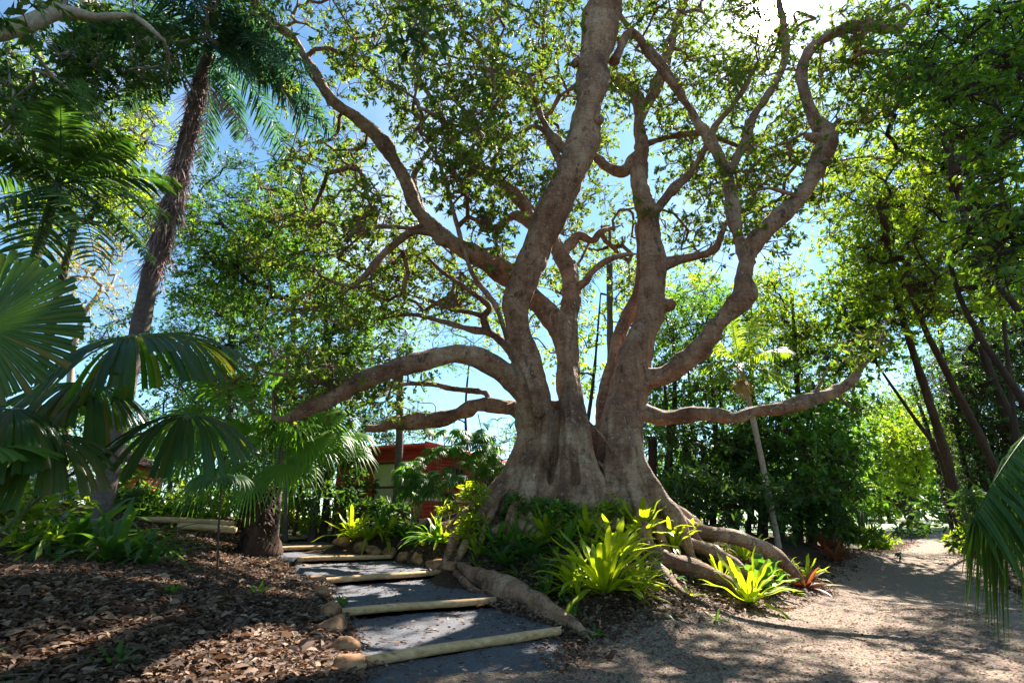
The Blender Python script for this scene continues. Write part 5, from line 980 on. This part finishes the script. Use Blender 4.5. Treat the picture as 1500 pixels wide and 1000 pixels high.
for (px, py, Y, h_, r_, lm, lab_) in und:
    q = at(px, py, Y); b = np.array([q[0], q[1], h1(q[0], q[1])]); k = Y / 20
    shrub('understorey_shrub', b, h_, r_ * 1.1, 12, .34 * max(k, .8), .11 * max(k, .8), lm, lab_, group='shrubs under the trees', nt_=7)

# thin sapling on the mulch and small seedlings
b = gp(318, 852); t = thing('sapling', 'thin bare stemmed sapling standing in the shaded mulch', 'sapling', b)
g = Geo(); tube(g, [b, at(320, 780, b[1]), at(324, 705, b[1])], [.022, .018, .012], 7, .1, .1); obj('stem', g, M['bark'], t)
for i in range(5):
    a = i * 1.3; hb = at(324, 705, b[1]); obj('leaf', fan(hb + np.array([math.cos(a) * .25, math.sin(a) * .25, .1]), (math.cos(a), math.sin(a), -.2), (0, -.4, 1), .32, 14, 230, .3, 1, .6, False, .3), M['palm_leaf'], t)
seed = [(215, 800, 'broad leaved seedling in the shaded mulch at left'), (255, 815, 'seedling with narrow leaves near the sapling'), (375, 870, 'sunlit seedling on the litter below the fan palm'), (250, 870, 'dark small seedling on the mulch by the sapling foot'), (165, 975, 'tiny green seedling in the foreground litter'),
        (838, 905, 'small pale seedling at the end of the thick root'), (825, 882, 'tiny sprouting seedling behind the thick root'), (1010, 850, 'grey green seedling below the surface roots'), (500, 890, 'little green tuft at the left end of the second log'), (870, 935, 'green weed tuft where path and gravel meet'), (1048, 910, 'green weed at the gravel edge below the roots')]
for (px, py, lab_) in seed:
    b = gp(px, py); single('seedling', rosette(b, 12, .3, .05, (.3, 1.3), .4, 6), M['green_leaf'], b, lab_, 'seedling', 'seedlings in the litter')
b = np.array([*at(-40, 845, 4.6)[:2], 0]); b[2] = h1(b[0], b[1]); single('grass_tuft', rosette(b, 40, 1.0, .02, (.3, 1.2), .6, 8), M['strap_leaf'], b, 'arching grassy tuft at the left edge in the shade', 'plant')

# ------------------------------------------------------------------ leaf litter (uncountable)
def scatter(poly_px, n, near_w=1.0):
    xs = []; mn = np.min(poly_px, 0); mx_ = np.max(poly_px, 0)
    out = []
    while len(out) < n:
        px, py = R.uniform(mn, mx_)
        if seg_inside(poly_px, np.array([px]), np.array([py]))[0]: out.append((px, py))
    return np.array(out)
def litter(world_poly, n, L, m_=None, avoid=True):
    P = np.array(world_poly); mn, mx_ = P.min(0), P.max(0); q = R.uniform(mn, mx_, (n * 3, 2)); q = q[seg_inside(world_poly, q[:, 0], q[:, 1])]
    if avoid:
        bad = seg_inside([p for p in SL] + [p for p in SR[::-1]], q[:, 0], q[:, 1]); q = q[~bad]
    q = q[:n]; return q
g = Geo()
mulch = [(-7, 2.5), (-2.6, 2.8), (-1.6, 5), (-1.35, 7.2), (-2.6, 10), (-4.6, 15), (-7, 20), (-16, 20), (-14, 8)]
mound = [(.5, 6.9), (1.5, 8.2), (3.8, 10.0), (5.9, 12.3), (7.8, 13.8), (9.5, 17), (6, 18), (0, 17.5), (-4.4, 14.6), (-2.7, 11.8), (-.9, 9.3)]
for poly, n, L in [(mulch, 42000, .105), (mound, 24000, .10), ([(-6, 3), (-2.4, 3), (-1.4, 5.2), (-1.6, 8), (-3.5, 10), (-9, 10)], 22000, .10)]:
    q = litter(poly, n, L); n = len(q); z = H(q[:, 0], q[:, 1]) + R.uniform(.0, .05, n) + .01; a = R.uniform(0, 6.28, n); d = np.stack([np.cos(a), np.sin(a), R.normal(0, .28, n)], 1); nn = nrm(np.stack([R.normal(0, .45, n), R.normal(0, .45, n), np.ones(n)], 1))
    sz = np.clip(R.lognormal(-.25, .38, n), .3, 2.1); tplc = (LEAF8[0] * np.array([1, 1, 1.15]), LEAF8[1]); leaves(g, np.stack([q[:, 0], q[:, 1], z], 1), d, nn, L * sz, L * .5 * sz, tplc)
n = 900; q = litter(mulch, n, 1); n = len(q); A = np.stack([q[:, 0], q[:, 1], H(q[:, 0], q[:, 1]) + .045], 1); a = R.uniform(0, 6.28, n); sticks(g, A, A + np.stack([np.cos(a), np.sin(a), R.normal(0, .15, n)], 1) * R.uniform(.1, .45, n)[:, None], np.full(n, .005), np.full(n, .003))
def band(line, n, sd, L, zo=.03):
    k = R.integers(0, len(line) - 1, n); t_ = R.random(n)[:, None]; q = line[k] * (1 - t_) + line[k + 1] * t_; q = q + R.normal(0, sd, q.shape); z = H(q[:, 0], q[:, 1]) + zo + R.uniform(0, .03, n); a = R.uniform(0, 6.28, n); sz = np.clip(R.lognormal(-.25, .38, n), .3, 2)
    leaves(g, np.stack([q[:, 0], q[:, 1], z], 1), np.stack([np.cos(a), np.sin(a), R.normal(0, .2, n)], 1), nrm(np.stack([R.normal(0, .4, n), R.normal(0, .4, n), np.ones(n)], 1)), L * sz, L * .5 * sz, (LEAF8[0] * np.array([1, 1, 1.6]), LEAF8[1]))
band(gl[60:200], 7000, .32, .085); band(gr[60:170], 2500, .4, .09)
band(np.array(SL)[:, :2], 1100, .10, .08, .06); band(np.array(SR)[:, :2], 1300, .13, .08, .06)
struct('leaf_litter', g, M['dry_leaf'], 'stuff')
g = Geo()
q = np.concatenate([litter(list(gl) + list(gr[::-1]), 16000, .05, avoid=False), litter([(-1, 5.5), (5, 5), (9, 11), (8, 15), (5, 13), (1, 8.5), (-1, 7)], 22000, .05, avoid=True)]); q = q[(q[:, 1] < 26) & (q[:, 1] > 2) & seg_inside(list(gl) + list(gr[::-1]), q[:, 0], q[:, 1])]; n = len(q)
z = H(q[:, 0], q[:, 1]) + .024; a = R.uniform(0, 6.28, n); sz = R.uniform(.4, 1.3, n); leaves(g, np.stack([q[:, 0], q[:, 1], z], 1), np.stack([np.cos(a), np.sin(a), R.normal(0, .15, n)], 1), nrm(np.stack([R.normal(0, .3, n), R.normal(0, .3, n), np.ones(n)], 1)), .05 * sz, .025 * sz, LEAF4)
for k in range(1, 5):
    m_ = 130; u, v_ = R.uniform(.05, .95, (2, m_)); a0, b0, a1, b1 = SL[k - 1 + 0], SR[k - 1], SL[k], SR[k]
    P = (a0 * (1 - u[:, None]) + b0 * u[:, None]) * (1 - v_[:, None]) + (a1 * (1 - u[:, None]) + b1 * u[:, None]) * v_[:, None]
    z0 = SL[k - 1][2] + (.02 if k > 1 else .045); z1 = SL[k][2] - .11 if k > 1 else .045; P[:, 2] = z0 * (1 - v_) + z1 * v_ + .015; a = R.uniform(0, 6.28, m_)
    leaves(g, P, np.stack([np.cos(a), np.sin(a), R.normal(0, .1, m_)], 1), nrm(np.stack([R.normal(0, .3, m_), R.normal(0, .3, m_), np.ones(m_)], 1)), R.uniform(.05, .12, m_), .05, LEAF4)
struct('path_litter', g, M['dry_leaf'], 'stuff')

# ------------------------------------------------------------------ buildings and fence behind
def box(g, c, ax, ay, az, hx, hy, hz):
    c = np.asarray(c); V = []
    for sx in (-1, 1):
        for sy in (-1, 1):
            for sz_ in (-1, 1): V.append(c + ax * hx * sx + ay * hy * sy + az * hz * sz_)
    g.add(V, [[0, 1, 3, 2], [4, 6, 7, 5], [0, 4, 5, 1], [2, 3, 7, 6], [0, 2, 6, 4], [1, 5, 7, 3]])
C0 = np.array([*at(606, 740, 21)[:2], 1.6]); C1 = np.array([.9, 31.5, 1.6]); ax = nrm(C1 - C0); ay = np.array([-ax[1], ax[0], 0]); Lb = np.linalg.norm(C1 - C0)
bl = thing('red_building', 'low red weatherboard building with a long eave behind the palms', 'building', C0)
g = Geo(); hw = 2.55
for i in range(17):                                     # overlapping boards
    z = C0[2] - .1 + i * .16; box(g, C0 + ax * Lb / 2 + ay * 2 + UP * (z - C0[2] + .08), ax, ay, UP, Lb / 2, 2 + .012 * (1 if i % 2 else -.5), .085 if i % 2 else .083)
obj('wall', g, M['red_wall'], bl, smooth=False)
g = Geo(); box(g, C0 + ax * Lb / 2 + ay * 1.9 + UP * 2.75, ax, nrm(ay + UP * .0), UP, Lb / 2 + .5, 2.6, .05); box(g, C0 + ax * Lb / 2 - ay * .72 + UP * 2.72, ax, ay, UP, Lb / 2 + .52, .03, .14); obj('roof', g, M['red_roof'], bl, smooth=False)
for s in (3.2, 6.3, 9.2):
    g = Geo(); c = C0 + ax * s - ay * .03 + UP * 1.75
    for (dx, dz, wx, wz) in [(-.62, 0, .05, .42), (.62, 0, .05, .42), (0, .42, .67, .05), (0, -.42, .67, .05), (0, 0, .03, .4)]: box(g, c + ax * dx + UP * dz, ax, ay, UP, wx, .04, wz)
    o = obj('window', g, M['timber'], bl, smooth=False); g = Geo(); box(g, c + ay * .02, ax, ay, UP, .6, .012, .38); obj('pane', g, M['glass'], o, smooth=False)
g = Geo(); box(g, C0 + ax * Lb / 2 - ay * .04 + UP * .75, ax, ay, UP, Lb / 2, .04, .05); obj('trim', g, M['white'], bl, smooth=False)
g = Geo(); ce = C0 - ax * .05 + ay * 1.0 + UP * 1.1; box(g, ce, ay, ax, UP, .95, .04, 1.1); o = obj('door', g, M['cream'], bl, smooth=False)
for dz in (1.05, .1, -1.0): g = Geo(); box(g, ce - ax * .05 + UP * dz, ay, ax, UP, .95, .02, .04); obj('trim', g, M['timber'], o, smooth=False)
# railing left of the building
A, B = at(440, 712, 20), at(548, 708, 20.5); B[2] = A[2]; d = nrm(B - A); s_ = np.array([-d[1], d[0], 0]); zb = h1(A[0], A[1])
rl = thing('fence_rail', 'dark red timber railing left of the red building', 'fence', np.array([A[0], A[1], zb])); L_ = np.linalg.norm(B - A)
for dz in (0, -.35): g = Geo(); box(g, (A + B) / 2 + UP * dz, d, s_, UP, L_ / 2, .03, .055); obj('rail', g, M['timber'], rl, smooth=False)
for s in (0, .5, 1): g = Geo(); c = A * (1 - s) + B * s; hh = (A[2] + .06 - zb) / 2; box(g, np.array([c[0], c[1], zb + hh]) + s_ * .07, d, s_, UP, .05, .035, hh); obj('post', g, M['timber'], rl, smooth=False)
# orange hut behind the tall palm
q = at(150, 720, 20); b = np.array([q[0], q[1], h1(q[0], q[1])]); hut = thing('orange_hut', 'orange timber hut half hidden behind the tall palm trunk', 'building', b)
g = Geo(); X1 = np.array([1., 0, 0]); Y1 = np.array([0, 1., 0])
for i in range(10): box(g, b + np.array([.3, 1.0, .1 + i * .16]), X1, Y1, UP, .7, .8 + (.012 if i % 2 else 0), .083 if i % 2 else .08)
obj('wall', g, M['orange_wall'], hut, smooth=False); g = Geo(); ra_ = nrm(np.array([1, 0, -.35])); box(g, b + np.array([.2, 1, 1.95]), ra_, Y1, nrm(np.cross(ra_, Y1)), 1.05, 1.1, .05); obj('roof', g, M['timber'], hut, smooth=False)
g = Geo(); box(g, b + np.array([.3, .16, .7]), X1, Y1, UP, .3, .03, .65); obj('door', g, M['timber'], hut, smooth=False)
# silver car behind the left plants
q = at(75, 712, 22); b = np.array([q[0], q[1], h1(q[0], q[1])]); car = thing('parked_car', 'silver car parked behind the plants at the left', 'car', b)
prof = np.array([(-2.1, .45), (-2.1, .85), (-1.9, 1.0), (-1.3, 1.05), (-.7, 1.55), (.7, 1.6), (1.5, 1.1), (2.1, .95), (2.15, .45)])
def extrude(prof, hw, b):
    g = Geo(); n = len(prof); V = [];
    for s in (-1, 1): V += [b + np.array([x, s * hw * (1 - .12 * max(0, z - 1)), z]) for x, z in prof]
    k = np.arange(n); k2 = (k + 1) % n; ca = np.mean(V[:n], 0); cb = np.mean(V[n:], 0); V += [ca, cb]
    g.add(V, np.stack([k, k2, n + k2, n + k], 1), np.concatenate([np.stack([np.full(n, 2 * n), k2, k], 1), np.stack([np.full(n, 2 * n + 1), n + k, n + k2], 1)])); return g
obj('body', extrude(prof, .85, b), M['silver'], car, smooth=False)
g = extrude(np.array([(-1.15, 1.1), (-.65, 1.48), (.62, 1.52), (1.3, 1.12)]), .86, b); obj('window', g, M['glass'], car, smooth=False)
for sx in (-1.35, 1.35):
    for sy in (-.8, .8):
        g = Geo(); c = b + np.array([sx, sy, .33]); tube(g, [c - (0, .1, 0), c + (0, .1, 0)], [.33, .33], 20, .2); o = obj('wheel', g, M['rubber'], car)
        g = Geo(); tube(g, [c - (0, .115, 0), c + (0, .115, 0)], [.2, .2], 16, .3); obj('rim', g, M['silver'], o)
for sy in (-.6, .6): g = Geo(); box(g, b + np.array([2.12, sy, .78]), X1, Y1, UP, .05, .16, .08); obj('headlight', g, M['white'], car, smooth=False)
print('VERTS', sum(len(o.data.vertices) for o in bpy.data.objects if o.type == 'MESH'))
